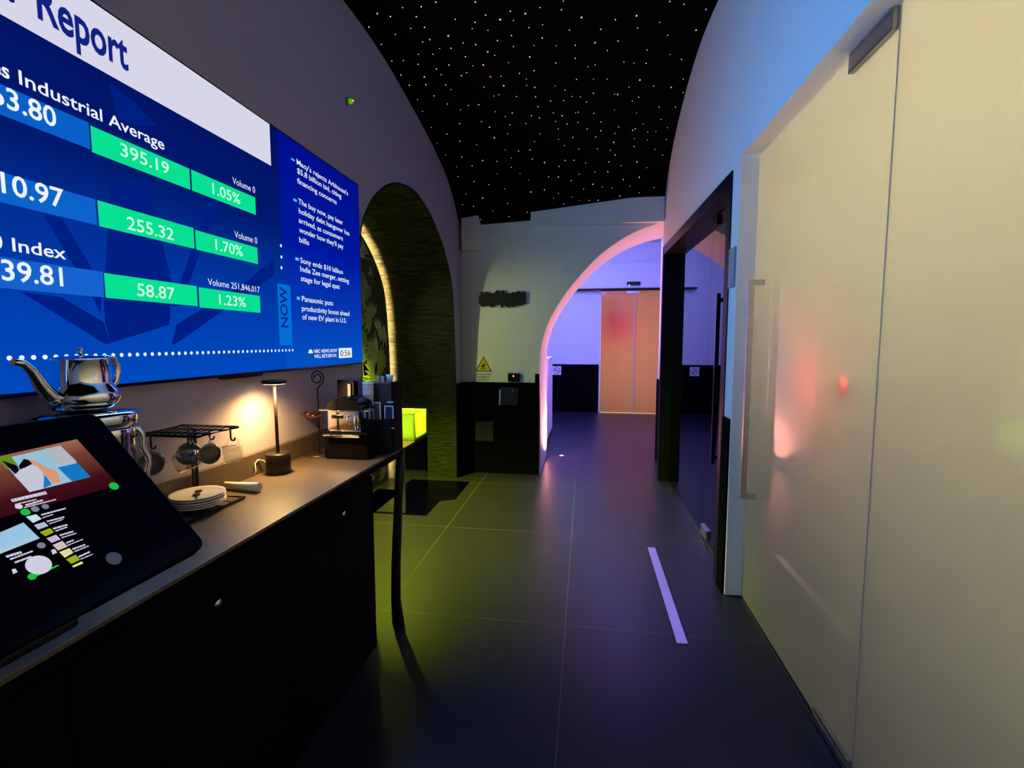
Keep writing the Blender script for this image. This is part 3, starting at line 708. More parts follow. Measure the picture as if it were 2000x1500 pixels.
tq(bm, [(2, 900), (34, 911), (38, 925), (28, 926)], 0.0013, 4)
tq(bm, [(36, 910), (46, 897), (58, 900), (62, 907), (52, 912), (38, 923)], 0.0014, 4)
tq(bm, [(52, 897), (62, 899), (92, 915), (110, 921), (118, 942), (104, 946), (86, 927), (62, 906)], 0.0015, 5)
tq(bm, [(27, 930), (38, 918), (60, 910), (72, 912), (82, 924), (84, 955), (57, 962)], 0.0016, 6)
tq(bm, [(86, 928), (100, 947), (84, 955)], 0.0016, 2)
obj('photo', bm, [tel((150, 190, 214)), tel((176, 182, 190)), tel((20, 120, 190)), tel((96, 140, 24)), tel((14, 6, 26)), tel((216, 150, 116)), tel((196, 198, 216))], body)
bm = B(); tq(bm, [(-60, 1066), (45, 1021), (77, 1052), (-40, 1098)], 0.0009, 0)
obj('album_cover', bm, emit_ramp('tablet_album', 2, 1.04, 1.095, [(0, (150, 206, 236)), (0.4, (214, 220, 234)), (1, (160, 204, 236))], 0.9), body)
bm = B()
cols = [(196, 224, 234), (176, 190, 214), (150, 172, 24), (198, 180, 214), (206, 190, 188), (226, 216, 150), (150, 172, 24)]
tqs = [((50, 1010), (70, 1005), (81, 1014), (64, 1022)), ((66, 1026), (86, 1020), (94, 1028), (74, 1035)), ((77, 1040), (97, 1032), (105, 1040), (88, 1048)), ((90, 1052), (109, 1045), (118, 1054), (100, 1061)), ((102, 1065), (121, 1057), (132, 1068), (113, 1076)), ((115, 1079), (135, 1071), (143, 1080), (126, 1090)), ((128, 1093), (147, 1084), (156, 1094), (139, 1102)), ((140, 1106), (159, 1097), (162, 1101), (143, 1109))]
for i, q in enumerate(tqs): tq(bm, q, 0.0009, min(i, 6) if i < 7 else 5)
obj('track_cover', bm, [tel(c) for c in cols], body)
bm = B()
def bar(bm, u0, v0, u1, v1, th, mi=0):
    """broken light bar standing for a row of unreadable small text"""
    L = math.hypot(u1 - u0, v1 - v0); x = 0.0
    while x < L - 1:
        w_ = min(random.uniform(4, 11), L - x); a, b = x / L, (x + w_) / L
        tq(bm, [(u0 + (u1 - u0) * a, v0 + (v1 - v0) * a), (u0 + (u1 - u0) * b, v0 + (v1 - v0) * b), (u0 + (u1 - u0) * b + th * 0.7, v0 + (v1 - v0) * b + th), (u0 + (u1 - u0) * a + th * 0.7, v0 + (v1 - v0) * a + th)], 0.0009, mi); x += w_ + 0.8
bar(bm, 20, 976, 88, 960, 5.5); bar(bm, 28, 985, 70, 975, 2); bar(bm, 48, 986, 82, 976, 3); bar(bm, 46, 991, 108, 975, 2)
for u0, v0, u1, v1, s in ((79, 1005, 127, 992, 2.6), (82, 1011, 104, 1004, 1.6), (90, 1018, 124, 1009, 2.6), (95, 1023, 122, 1014, 1.6), (102, 1032, 130, 1024, 2.8), (107, 1037, 130, 1029, 2), (115, 1045, 142, 1037, 2.6), (119, 1050, 148, 1041, 1.8), (128, 1060, 143, 1054, 2.4), (131, 1065, 161, 1053, 1.6), (140, 1072, 165, 1063, 2.6), (144, 1077, 172, 1066, 1.8), (152, 1087, 174, 1077, 2.6), (156, 1092, 180, 1082, 1.6), (10, 1086, 40, 1077, 4), (18, 1092, 64, 1075, 2.6), (27, 1098, 60, 1086, 3)):
    bar(bm, u0, v0, u1, v1, s)
def tdisc(bm, u, v, rad, mi=0, off=0.0011, n=24):
    c = TP(u, v, off); bm.faces.new([bm.verts.new(c + TYv * rad * math.cos(2 * PI * k / n) + TU * rad * math.sin(2 * PI * k / n)) for k in range(n)]).material_index = mi
tdisc(bm, 75, 1104, 0.0165, 0); tdisc(bm, 36, 990, 0.005, 0)
for u, v in ((102, 1118 - 40), (25, 1131 - 15)):
    tq(bm, [(u - 3, v - 3), (u + 4, v - 5), (u + 9, v + 2), (u, v + 6)], 0.0011, 0)
obj('screen_text', bm, tel((206, 204, 226)), body)
GB = tel((20, 190, 70))
bm = B(); tdisc(bm, 222, 950, 0.0085); obj('play_button', bm, GB, body)
bm = B(); tdisc(bm, 49, 1001, 0.0065); obj('play_button', bm, GB, body)
bm = B(); tq(bm, [(57, 1127), (112, 1104), (116, 1105), (62, 1131)], 0.0010); tdisc(bm, 62, 1127, 0.0055); obj('volume_slider', bm, GB, body)
for a_, b_, c_ in ((68, 995, 0.0055), (88, 990, 0.0050), (80, 1066, 0.0055)): bm = B(); tdisc(bm, a_, b_, c_); obj('icon', bm, tel((122, 124, 150)), body)
bm = B(); tdisc(bm, 222, 1091, 0.0125, 0, 0.001); obj('home_button', bm, mat('grey_button', (0.20, 0.20, 0.23), 0.5), body)

# ------------------------------------------------------------------ urn and teapot
UX, UY = -1.165, 0.975
r = thing('tea_urn', 'tall chrome lidded urn behind the touchscreen', 'urn', (UX, UY, CZ))
bm = B(); lathe(bm, [(0, CZ + 0.0008), (0.088, CZ + 0.0008), (0.092, CZ + 0.02), (0.092, CZ + 0.30), (0.094, CZ + 0.315), (0.090, CZ + 0.318), (0, CZ + 0.318)], (UX, UY, 0), 56); obj('body', bm, CHROME, r)
bm = B(); lathe(bm, [(0.094, CZ + 0.319), (0.100, CZ + 0.326), (0.100, CZ + 0.346), (0.097, CZ + 0.354), (0.07, CZ + 0.358), (0, CZ + 0.360)], (UX, UY, 0), 56); obj('lid', bm, CHROME, r)
bm = B()
hd = Vector((0.42, 0.90, 0)).normalized(); hp = Vector((UX, UY, 0)) + hd * 0.092
pts = []
for k in range(17):
    t = k / 16; pts.append(hp + hd * (0.010 + 0.016 * math.sin(PI * t) + 0.004 * math.sin(t * 6 * PI)) + Vector((0, 0, CZ + 0.30 - 0.20 * t)))
tube(bm, [hp + Vector((0, 0, CZ + 0.30))] + pts + [hp + Vector((0, 0, CZ + 0.10))], 0.007, 10); obj('handle', bm, CHROME, r)
ZT = CZ + 0.3605
r = thing('teapot', 'polished steel teapot with long spout on top of the urn', 'teapot', (UX, UY, ZT))
bm = B(); lathe(bm, [(0, 0.001), (0.050, 0.001), (0.062, 0.008), (0.071, 0.028), (0.066, 0.045), (0.056, 0.058), (0.053, 0.075), (0.051, 0.118), (0.053, 0.121), (0.050, 0.122)], (UX, UY, ZT), 56); obj('body', bm, CHROME, r)
bm = B(); lathe(bm, [(0.0505, 0.1225), (0.040, 0.126), (0, 0.129)], (UX, UY, ZT), 48)
ld = obj('lid', bm, CHROME, r)
bm = B(); lathe(bm, [(0, 0.129), (0.004, 0.129), (0.004, 0.134), (0.006, 0.138), (0.005, 0.145), (0, 0.146)], (UX, UY, ZT), 18); obj('knob', bm, CHROME, ld)
sd = Vector((0.10, -0.995, 0)).normalized(); tb = Vector((UX, UY, ZT))
bm = B(); tube(bm, [tb + sd * 0.052 + Vector((0, 0, 0.028)), tb + sd * 0.078 + Vector((0, 0, 0.040)), tb + sd * 0.096 + Vector((0, 0, 0.066)), tb + sd * 0.112 + Vector((0, 0, 0.098)), tb + sd * 0.130 + Vector((0, 0, 0.116)), tb + sd * 0.148 + Vector((0, 0, 0.119))], [0.020, 0.016, 0.0125, 0.010, 0.008, 0.007], 16); obj('spout', bm, CHROME, r)
hd = -sd
bm = B(); tube(bm, [tb + hd * 0.050 + Vector((0, 0, 0.112)), tb + hd * 0.066 + Vector((0, 0, 0.121)), tb + hd * 0.085 + Vector((0, 0, 0.118)), tb + hd * 0.096 + Vector((0, 0, 0.100)), tb + hd * 0.097 + Vector((0, 0, 0.080)), tb + hd * 0.088 + Vector((0, 0, 0.060)), tb + hd * 0.072 + Vector((0, 0, 0.046)), tb + hd * 0.062 + Vector((0, 0, 0.040))], [0.006, 0.007, 0.008, 0.0085, 0.0085, 0.008, 0.007, 0.006], 12); obj('handle', bm, CHROME, r)

# ------------------------------------------------------------------ mug rack, mugs, saucers
r = thing('mug_rack', 'black wire mug rack with hanging glass cups', 'rack', (-1.2, 1.3, CZ))
RX0, RX1, RY0, RY1, RZ = -1.270, -1.075, 1.205, 1.365, 1.134
bm = B(); tube(bm, [(RX0, RY0, RZ), (RX1, RY0, RZ), (RX1, RY1, RZ), (RX0, RY1, RZ)], 0.0042, 8, closed=True)
for k in range(1, 9):
    x = RX0 + (RX1 - RX0) * k / 9; tube(bm, [(x, RY0, RZ + 0.002), (x, RY1, RZ + 0.002)], 0.0016, 6)
for y in (RY0 + 0.05, RY1 - 0.05): tube(bm, [(RX0, y, RZ - 0.001), (RX1, y, RZ - 0.001)], 0.003, 6)
obj('top_grid', bm, BLKMET, r)
bm = B(); tube(bm, [(RX0 + 0.01, 1.40, CZ + 0.012), (RX0 + 0.01, 1.40, RZ - 0.02), (RX0 + 0.01, 1.365, RZ)], 0.0055, 10); tube(bm, [(RX0 + 0.01, 1.385, CZ + 0.012), (RX0 + 0.01, 1.385, RZ - 0.03)], 0.004, 8); obj('post', bm, BLKMET, r)
bm = B(); BX0, BX1, BY0, BY1 = -1.268, -1.115, 1.20, 1.43
tube(bm, [(BX0, BY0, CZ + 0.006), (BX1, BY0, CZ + 0.006), (BX1, BY1, CZ + 0.006), (BX0, BY1, CZ + 0.006)], 0.0048, 8, closed=True)
for k in range(1, 5):
    y = BY0 + (BY1 - BY0) * k / 5; tube(bm, [(BX0, y, CZ + 0.006), (BX1, y, CZ + 0.006)], 0.0022, 6)
obj('base_tray', bm, BLKMET, r)
HK = []
MUG = [(-1.232, 1.21, 1.054, 0.033, 200), (-1.125, 1.225, 1.062, 0.030, 330), (-1.205, 1.315, 1.060, 0.033, 205), (-1.135, 1.318, 1.062, 0.029, 215), (-1.074, 1.338, 1.056, 0.029, 320)]
MUGL = ('leftmost smoky cup on the mug rack, next to the urn', 'clear glass cup at the rack front, turned sideways', 'smoky cup at the back of the rack, half hidden by the front cups', 'smoky cup with open mouth facing out, right of the rack middle', 'clear rightmost cup on the mug rack, nearest the lamp')
for (x, y, z, rr, ang) in MUG:
    bm = B(); gy = min(max(y, RY0), RY1); gx = min(max(x, RX0 + 0.005), RX1 - 0.005)
    tube(bm, [(gx, gy, RZ - 0.003), (gx, gy, z + 0.048), (gx + 0.004, gy, z + 0.041), (gx + 0.012, gy, z + 0.041), (gx + 0.016, gy, z + 0.050)], 0.0026, 8); obj('hook', bm, BLKMET, r)
SMOKY = mat('smoky_glass', (0.30, 0.29, 0.24), 0.30, trans=0.35, spec=0.5)
CUPG = pane('thin_cup_glass', (0.90, 0.90, 0.86), 1.45, 1.6)
def mug_parts(root, rr, gm):
    # mouth along +x of the root, lying on its side
    bm = B(); t = 0.0022; Lm = 0.062
    prof = [(0, 0.0), (rr * 0.72, 0.0), (rr * 0.85, 0.008), (rr * 0.94, 0.025), (rr, Lm), (rr - t, Lm), (rr * 0.94 - t, 0.025), (rr * 0.82 - t, 0.010), (0, 0.006)]
    lathe(bm, [(a, h_ - Lm / 2) for a, h_ in prof], (0, 0, 0), 36, axis='x'); obj('body', bm, gm, root, True)
    bm = B(); tube(bm, [(-0.022, 0, rr * 0.88), (-0.022, 0, rr + 0.012), (-0.010, 0, rr + 0.019), (0.008, 0, rr + 0.016), (0.018, 0, rr * 0.95)], 0.0038, 10); obj('handle', bm, CUPG, root, True)
mproto = None
for i, (x, y, z, rr, ang) in enumerate(MUG):
    clear = i in (1, 4)
    if i in (0, 1):
        o = thing('glass_cup', MUGL[i], 'cup', (x, y, z), 'glass cups on the mug rack'); mug_parts(o, 0.033, CUPG if clear else SMOKY)
        if clear: mclear = o
        else: msmoky = o
    else: o = copy_tree(mclear if clear else msmoky)
    o.location = (x, y, z); o['label'] = MUGL[i]; s = rr / 0.033; o.scale = (s, s, s)
    d2 = {0: Vector((0.75, -1, 0)), 1: Vector((-0.9, -0.25, -0.35)), 2: Vector((0.8, -1, 0)), 3: Vector((0.7, -1, -0.1)), 4: Vector((-0.75, -0.6, -0.1))}[i]
    o.rotation_euler = (0, -math.atan2(d2.z, math.hypot(d2.x, d2.y)), math.atan2(d2.y, d2.x))
PX, PY = -1.185, 1.315
sproto = None
SL_ = ('lowest white saucer of the stack on the rack tray', 'second lowest white saucer of the stack', 'middle white saucer of the stack', 'second white saucer from top of the stack', 'topmost white saucer of the stack, carrying two spoons')
for i in range(5):
    loc = (PX + random.uniform(-0.002, 0.002), PY + random.uniform(-0.002, 0.002), CZ + 0.0115 + 0.0075 * i)
    if sproto is None:
        bm = B(); lathe(bm, [(0, 0), (0.042, 0), (0.050, 0.002), (0.070, 0.008), (0.076, 0.0115), (0.0755, 0.0135), (0.069, 0.0108), (0.048, 0.0048), (0, 0.0035)], (0, 0, 0), 48)
        sproto = obj('saucer', bm, WHITE); o = sproto
    else:
        o = sproto.copy(); COL.objects.link(o)
    o.location = loc; tag(o, SL_[i], 'saucer', 'stacked white saucers')
zs = CZ + 0.0115 + 0.030 + 0.006
for i, (dx, dy, a) in enumerate(((0.012, -0.018, 2.3), (-0.012, 0.015, 2.2))):
    bm = B(); dv = Vector((math.cos(a), math.sin(a), 0)); c = Vector((PX + dx, PY + dy, zs))
    tube(bm, [c - dv * 0.040, c - dv * 0.01, c + dv * 0.012], 0.0022, 8); 
    lathe(bm, [(0, 0), (0.009, 0.001), (0.011, 0.004), (0.0095, 0.004), (0, 0.0015)], c + dv * 0.020 - Vector((0, 0, 0.002)), 18)
    tag(obj('spoon', bm, mat('dark_spoon', (0.05, 0.035, 0.05), 0.3, metal=0.8)), ('dark little spoon nearer the front on the top saucer', 'dark little spoon nearer the wall on the top saucer')[i], 'spoon')
# rolled napkin
bm = B(); a = Vector((-1.262, 1.525, CZ + 0.014)); b = Vector((-1.115, 1.505, CZ + 0.017)); dv = (b - a).normalized(); s1 = dv.cross(Vector((0, 0, 1))).normalized()
ra = []
for e, rr in ((a, 0.010), (b, 0.016)):
    ring_ = []
    for k in range(46):
        t = k / 45; ang = t * 2.6 * 2 * PI; q = rr * (1 - 0.30 * t); ring_.append(bm.verts.new(e + s1 * q * math.cos(ang) + Vector((0, 0, 1)) * q * math.sin(ang)))
    ra.append(ring_)
for k in range(45): bm.faces.new((ra[0][k], ra[0][k + 1], ra[1][k + 1], ra[1][k])).smooth = True
o = obj('napkin', bm, PAPER); md = o.modifiers.new('s', 'SOLIDIFY'); md.thickness = 0.0008
tag(o, 'rolled white paper napkin lying between saucers and lamp', 'napkin')

# ------------------------------------------------------------------ cordless lamp
LPX, LPY = -1.203, 1.745
r = thing('table_lamp', 'slim black table lamp glowing warm below the television', 'lamp', (LPX, LPY, CZ))
bm = B(); lathe(bm, [(0, 0.0008), (0.044, 0.0008), (0.046, 0.003), (0.046, 0.078), (0.044, 0.081), (0.006, 0.082)], (LPX, LPY, CZ), 40); obj('base', bm, mat('lamp_black', (0.010, 0.007, 0.005), 0.4, spec=0.4), r)
bm = B(); tube(bm, [(LPX, LPY, CZ + 0.081), (LPX - 0.004, LPY, 1.238)], 0.0062, 14); obj('stem', bm, mat('lamp_black', (0, 0, 0)), r)
bm = B(); lathe(bm, [(0, 1.250), (0.044, 1.250), (0.046, 1.247), (0.046, 1.239), (0.044, 1.237), (0.040, 1.237)], (LPX - 0.004, LPY, 0), 40); hd_ = obj('lamp_head', bm, BLKMET, r)
bm = B(); lathe(bm, [(0.008, 1.236), (0.040, 1.236), (0.040, 1.2375), (0.008, 1.2375)], (LPX - 0.004, LPY, 0), 36); obj('diffuser', bm, emit('lamp_diffuser', (1.0, 0.66, 0.30), 9.0), hd_)
spot_light('lamp_beam', (LPX + 0.012, LPY - 0.012, 1.229), (LPX - 0.012, LPY - 0.022, 0.0), 31.0, (1.0, 0.60, 0.17), 164, 0.9, 0.035)
bm = B(); tube(bm, [(LPX - 0.044, LPY + 0.004, CZ + 0.022), (-1.262, 1.735, CZ + 0.050), (-1.268, 1.715, CZ + 0.058), (-1.268, 1.695, CZ + 0.048), (-1.262, 1.690, CZ + 0.020), (-1.266, 1.684, CZ + 0.006)], 0.0022, 8); obj('cable', bm, mat('white_cable', (0.8, 0.78, 0.72), 0.5), r)

# ------------------------------------------------------------------ spiral holder
SX, SY = -1.213, 2.065
r = thing('spiral_holder', 'black wire stand with spiral top and two copper leaf cups', 'stand', (SX, SY, CZ))
bm = B(); lathe(bm, [(0, 0.0008), (0.066, 0.0008), (0.068, 0.003), (0.064, 0.007), (0, 0.008)], (SX, SY, CZ), 44); obj('base', bm, mat('bronze_plate', (0.22, 0.17, 0.13), 0.3, metal=0.9), r)
bm = B(); c = Vector((SX, SY, 1.237)); ex = Vector((1, 0.0, 0)); pts = []
for k in range(70):
    t = k / 69; a = -PI / 2 - 0.5 - t * 2 * PI * 1.72; q = 0.035 * (1 - 0.68 * t); pts.append(c + ex * q * math.cos(a) * -1 + Vector((0, 0, q * math.sin(a))))
stem = [(SX, SY, CZ + 0.008), (SX + 0.004, SY, CZ + 0.12), (SX + 0.002, SY, 1.08), (SX, SY, 1.185)]
tube(bm, stem + pts, 0.0032, 8); obj('spiral_stem', bm, BLKMET, r)
for i, (lx, lz) in enumerate(((-0.050, 1.062), (-0.004, 1.060))):
    bm = B(); lx2 = SX + lx; ly = SY + (0.01 if i == 0 else -0.025)
    tube(bm, [(SX + 0.003, SY, CZ + 0.12), (SX + 0.002 + lx * 0.5, (SY + ly) / 2, CZ + 0.15), (lx2, ly, lz - 0.008)], 0.0026, 8)
    obj('branch', bm, BLKMET, r)
    bm = B(); prof = [(0, -0.010), (0.016, -0.008), (0.026, 0.002), (0.031, 0.010), (0.0295, 0.010), (0.022, 0.002), (0, -0.006)]
    lathe(bm, prof, (0, 0, 0), 28)
    for v in bm.verts:
        a = math.atan2(v.co.y, v.co.x); q = math.hypot(v.co.x, v.co.y); s = 1 + 0.16 * math.cos(5 * a) * (q / 0.03)
        v.co.x *= s * 1.15; v.co.y *= s; v.co.z += 0.004 * math.cos(5 * a) * (q / 0.03); v.co += Vector((lx2, ly, lz))
    obj('leaf_cup', bm, COPPER, r)

# ------------------------------------------------------------------ coffee machine
MX, MY = -1.045, 2.02
r = thing('coffee_machine', 'compact coffee machine with domed black lid and chrome front', 'coffee machine', (MX, MY, CZ))
bm = B(); box(bm, MX - 0.10, MX + 0.105, MY - 0.03, MY + 0.085, CZ + 0.001, CZ + 0.125, bev=0.010); obj('base', bm, mat('soot_black', (0.0022, 0.0020, 0.0022), 0.65, spec=0.1), r)
bm = B(); box(bm, MX - 0.078, MX + 0.078, MY - 0.035, MY + 0.085, CZ + 0.126, CZ + 0.222, bev=0.008); bd = obj('body', bm, CHROME, r)
bm = B(); box(bm, MX - 0.055, MX - 0.005, MY - 0.042, MY - 0.036, CZ + 0.185, CZ + 0.200, bev=0.002); obj('slot', bm, BLKGLS, bd)
bm = B(); tube(bm, [(MX + 0.01, MY - 0.040, CZ + 0.195), (MX + 0.025, MY - 0.055, CZ + 0.190), (MX + 0.040, MY - 0.058, CZ + 0.160)], 0.004, 8); tube(bm, [(MX + 0.055, MY - 0.040, CZ + 0.205), (MX + 0.058, MY - 0.055, CZ + 0.17), (MX + 0.06, MY - 0.045, CZ + 0.14)], 0.004, 8); obj('lever', bm, CHROME, bd)
bm = B(); pts = [(MX - 0.080, MY - 0.037, CZ + 0.223)]
for k in range(13):
    a = PI - PI * k / 12; pts.append((MX + 0.080 * math.cos(a) * (1 if abs(math.cos(a)) < 0.99 else 1), MY - 0.037, CZ + 0.226 + 0.050 * math.sin(a) ** 0.8))
pts.append((MX + 0.080, MY - 0.037, CZ + 0.223))
prism(bm, pts, (0, 0.122, 0)); obj('lid', bm, BLKGLS, r)
for a_, b_ in ((MX - 0.128, MX - 0.079), (MX + 0.079, MX + 0.110)): bm = B(); box(bm, a_, b_, MY - 0.02, MY + 0.04, CZ + 0.214, CZ + 0.220, bev=0.002); obj('side_tray', bm, STEEL, r)
bm = B(); box(bm, MX - 0.085, MX + 0.085, MY - 0.068, MY - 0.031, CZ + 0.105, CZ + 0.117, bev=0.004); obj('drip_tray', bm, CHROME, r)

# black canister with a bright strip
r = thing('canister', 'tall black canister with a chrome strip behind the coffee machine', 'canister', (-1.12, 2.19, CZ))
bm = B(); box(bm, -1.165, -1.075, 2.155, 2.245, CZ + 0.001, 1.222, bev=0.006); obj('body', bm, BLKGLS, r)
bm = B(); box(bm, -1.110, -1.092, 2.148, 2.154, CZ + 0.05, 1.205, bev=0.002); obj('strip', bm, CHROME, r)

# organiser cabinet at the counter end
OX0, OX1, OY0, OY1, OZ = -1.045, -0.892, 2.152, 2.252, 1.208
r = thing('organizer', 'dark brown drinks organizer standing at end of the counter', 'organizer', ((OX0 + OX1) / 2, 2.2, CZ))
bm = B(); box(bm, OX0, OX1, OY0, OY1, CZ + 0.001, OZ, bev=0.003); obj('body', bm, BROWN, r)
bm = B(); box(bm, OX1 + 0.0005, OX1 + 0.010, OY0 - 0.004, OY1 + 0.004, CZ + 0.001, OZ + 0.006, bev=0.002); sp_ = obj('side_panel', bm, mat('soot_black', (0, 0, 0)), r)
for z in (0.995, 1.118): bm = B(); box(bm, OX1 - 0.02, OX1 + 0.0115, OY0 - 0.010, OY0 - 0.0045, z, z + 0.005); obj('band', bm, WHITE, sp_)
bm = B(); box(bm, OX0 - 0.005, OX1, OY0 - 0.012, OY0 - 0.001, 1.00, 1.035); obj('ledge', bm, BLKMAT, r)
bm = B(); box(bm, OX0, OX1, OY0 - 0.04, OY0 - 0.001, CZ + 0.001, CZ + 0.12, bev=0.003); obj('drawer', bm, BLKMAT, r)
# paper cups nested on the front
cproto = None
for i in range(6):
    z = 1.100 + 0.010 * i
    if cproto is None:
        bm = B(); lathe(bm, [(0, 0), (0.018, 0), (0.024, 0.058), (0.0255, 0.059), (0.0255, 0.062), (0.023, 0.062), (0.0172, 0.003), (0, 0.003)], (0, 0, 0), 30); cproto = obj('paper_cup', bm, PAPER); o = cproto
    else: o = cproto.copy(); COL.objects.link(o)
    o.location = (-0.992, 2.120, z)
    tag(o, ('lowest paper cup of the white nested stack', 'second lowest paper cup of the nested stack', 'third paper cup up in the nested stack', 'fourth paper cup up in the nested stack', 'paper cup just under the top one of the nested stack', 'topmost paper cup of the white nested stack')[i], 'cup', 'paper cups nested before the organizer')
r = thing('cup_holder', 'small black holder under the nested paper cups', 'holder', (-0.992, 2.120, 1.07))
bm = B(); lathe(bm, [(0, 0.0), (0.021, 0.0), (0.024, 0.004), (0.024, 0.016), (0.0215, 0.016), (0.0215, 0.008), (0, 0.008)], (-0.992, 2.120, 1.085), 28); obj('dish', bm, BLKMAT, r)
bm = B(); box(bm, -0.998, -0.986, 2.138, OY0 - 0.0005, 1.086, 1.094); obj('bracket', bm, BLKMAT, r)
# two small framed cards
for (x0, x1, z0, z1, lab, colr) in ((-0.976, -0.938, 1.040, 1.121, 'tall grey framed card beside the nested paper cups', (0.10, 0.09, 0.16)), (-0.920, -0.868 - 0.008, 1.045, 1.105, 'small white framed card with dark blue picture on the organizer', (0.01, 0.03, 0.07))):
    y = OY0 - 0.020; r = thing('framed_card', lab, 'card', ((x0 + x1) / 2, y, z0))
    bm = B(); box(bm, x0, x1, y, y + 0.006, z0, z1); obj('backing', bm, mat('card_%d' % int(colr[0] * 1000), colr, 0.5, noise=0.5, nscale=120), r)
    bm = B(); t = 0.0045
    box(bm, x0, x1, y - 0.002, y, z1 - t, z1); box(bm, x0, x0 + t, y - 0.002, y, z0, z1 - t); box(bm, x1 - t, x1, y - 0.002, y, z0, z1 - t); obj('frame', bm, PAPER, r)
# things on top of the organiser
r = thing('glass_jar', 'small white jar standing on top of the organizer', 'jar', (-0.918, 2.20, OZ)); 
bm = B(); lathe(bm, [(0, 0.001), (0.012, 0.001), (0.017, 0.030), (0.018, 0.034), (0.016, 0.034), (0.011, 0.005), (0, 0.004)], (-0.918, 2.20, OZ), 26); obj('body', bm, mat('pale_jar', (0.80, 0.84, 0.92), 0.3), r)
bm = B(); lathe(bm, [(0.0185, 0.034), (0.0185, 0.038), (0.015, 0.038), (0.015, 0.034)], (-0.918, 2.20, OZ), 26); obj('rim', bm, WHITE, r)
for i, (x, c_, lab) in enumerate(((-0.977, (0.45, 0.36, 0.18), 'tan sachet at the left on top of the organizer'), (-0.956, (0.50, 0.33, 0.24), 'pinkish sachet beside the white jar on the organizer'))):
    bm = B(); box(bm, x - 0.009, x + 0.009, 2.190 + 0.008 * i, 2.197 + 0.008 * i, OZ + 0.001, OZ + 0.030, bev=0.002)
    tag(obj('sachet', bm, mat('sachet_%d' % i, c_, 0.6)), lab, 'sachet')

# ================================================================== LEFT WALL AND FAR WALL DETAILS
p = Vector((XL, 2.60, 2.70))
r = thing('indicator_lamp', 'small green glowing indicator lamp high on left wall', 'lamp', p)
bm = B(); lathe(bm, [(0, 0.001), (0.022, 0.001), (0.022, 0.010), (0.016, 0.014), (0, 0.014)], p, 22, axis='x'); obj('housing', bm, mat('grey_plastic', (0.25, 0.25, 0.28), 0.5), r)
bm = B(); lathe(bm, [(0.014, 0.0142), (0.013, 0.024), (0.008, 0.031), (0, 0.033)], p, 20, axis='x'); obj('lens', bm, emit('green_lens', (0.10, 0.42, 0.0), 0.9), r)
bm = B(); lathe(bm, [(0, 0.0335), (0.004, 0.034), (0, 0.038)], p + Vector((0, 0, 0.004)), 10, axis='x'); obj('bulb', bm, emit('green_bulb', (0.5, 1.0, 0.1), 6.0, True), r)

# black script sign, illegible in the photograph: its outline only
S = [(250, 470), (305, 430), (320, 345), (355, 325), (395, 350), (410, 405), (450, 400), (470, 335), (520, 320), (560, 380), (590, 400), (625, 360), (665, 385), (690, 410), (740, 400), (775, 350), (820, 290), (865, 270), (905, 310), (920, 370), (955, 410), (990, 400), (1000, 290), (1060, 280), (1075, 370), (1110, 410), (1150, 400), (1170, 370), (1205, 355), (1250, 390), (1290, 395), (1330, 350), (1385, 335), (1440, 360), (1490, 320), (1550, 295), (1600, 330), (1650, 375), (1690, 325), (1740, 310), (1770, 340), (1775, 700), (1700, 730), (1640, 765), (1580, 785), (1520, 770), (1460, 745), (1420, 815), (1380, 830), (1330, 800), (1290, 775), (1250, 820), (1210, 850), (1160, 825), (1110, 770), (1050, 760), (1010, 840), (980, 850), (945, 770), (880, 750), (780, 760), (730, 825), (660, 840), (610, 820), (580, 760), (540, 800), (500, 800), (460, 770), (400, 790), (360, 825), (320, 800), (295, 745), (250, 720)]
bm = B(); pts = [at(920 + x * 0.06, 550 + y * 0.06, 1, YF - 0.04) for x, y in S]
prism(bm, pts, (0, 0.028, 0)); bmesh.ops.triangulate(bm, faces=[f for f in bm.faces if len(f.verts) > 4])
r = thing('wall_sign', 'black cut-out lettering sign with wavy outline on far wall', 'sign', ((pts[0] + pts[40]) / 2))
obj('letter_plate', bm, BLKMAT, r)
for x in (-1.02, -0.70): bm = B(); tube(bm, [(x, YF - 0.012, 1.85), (x, YF - 0.0005, 1.85)], 0.008, 10); obj('spacer', bm, BLKMAT, r)

# slippery floor notice
r = thing('warning_notice', 'white notice with yellow slippery floor triangle on far wall', 'sign', (-1.06, YF, 0.98))
n0, n1, nz0, nz1 = -1.158, -0.968, 0.978, 1.268; yn = YF - 0.0035
bm = B(); box(bm, n0, n1, yn, YF - 0.0008, nz0, nz1); obj('sheet', bm, PAPER, r)
c0 = (n0 + n1) / 2
bm = B(); poly(bm, [(c0 - 0.090, yn - 0.0006, 1.088), (c0 + 0.090, yn - 0.0006, 1.088), (c0, yn - 0.0006, 1.252)], 1); poly(bm, [(c0 - 0.074, yn - 0.0012, 1.097), (c0 + 0.074, yn - 0.0012, 1.097), (c0, yn - 0.0012, 1.234)], 0)
obj('triangle', bm, [YELLOW, INK], r)
bm = B(); yy = yn - 0.0018
ringc = Vector((c0 + 0.004, yy, 1.172)); bm.faces.new([bm.verts.new(ringc + Vector((0.009 * math.cos(k * PI / 8), 0, 0.009 * math.sin(k * PI / 8)))) for k in range(16)])
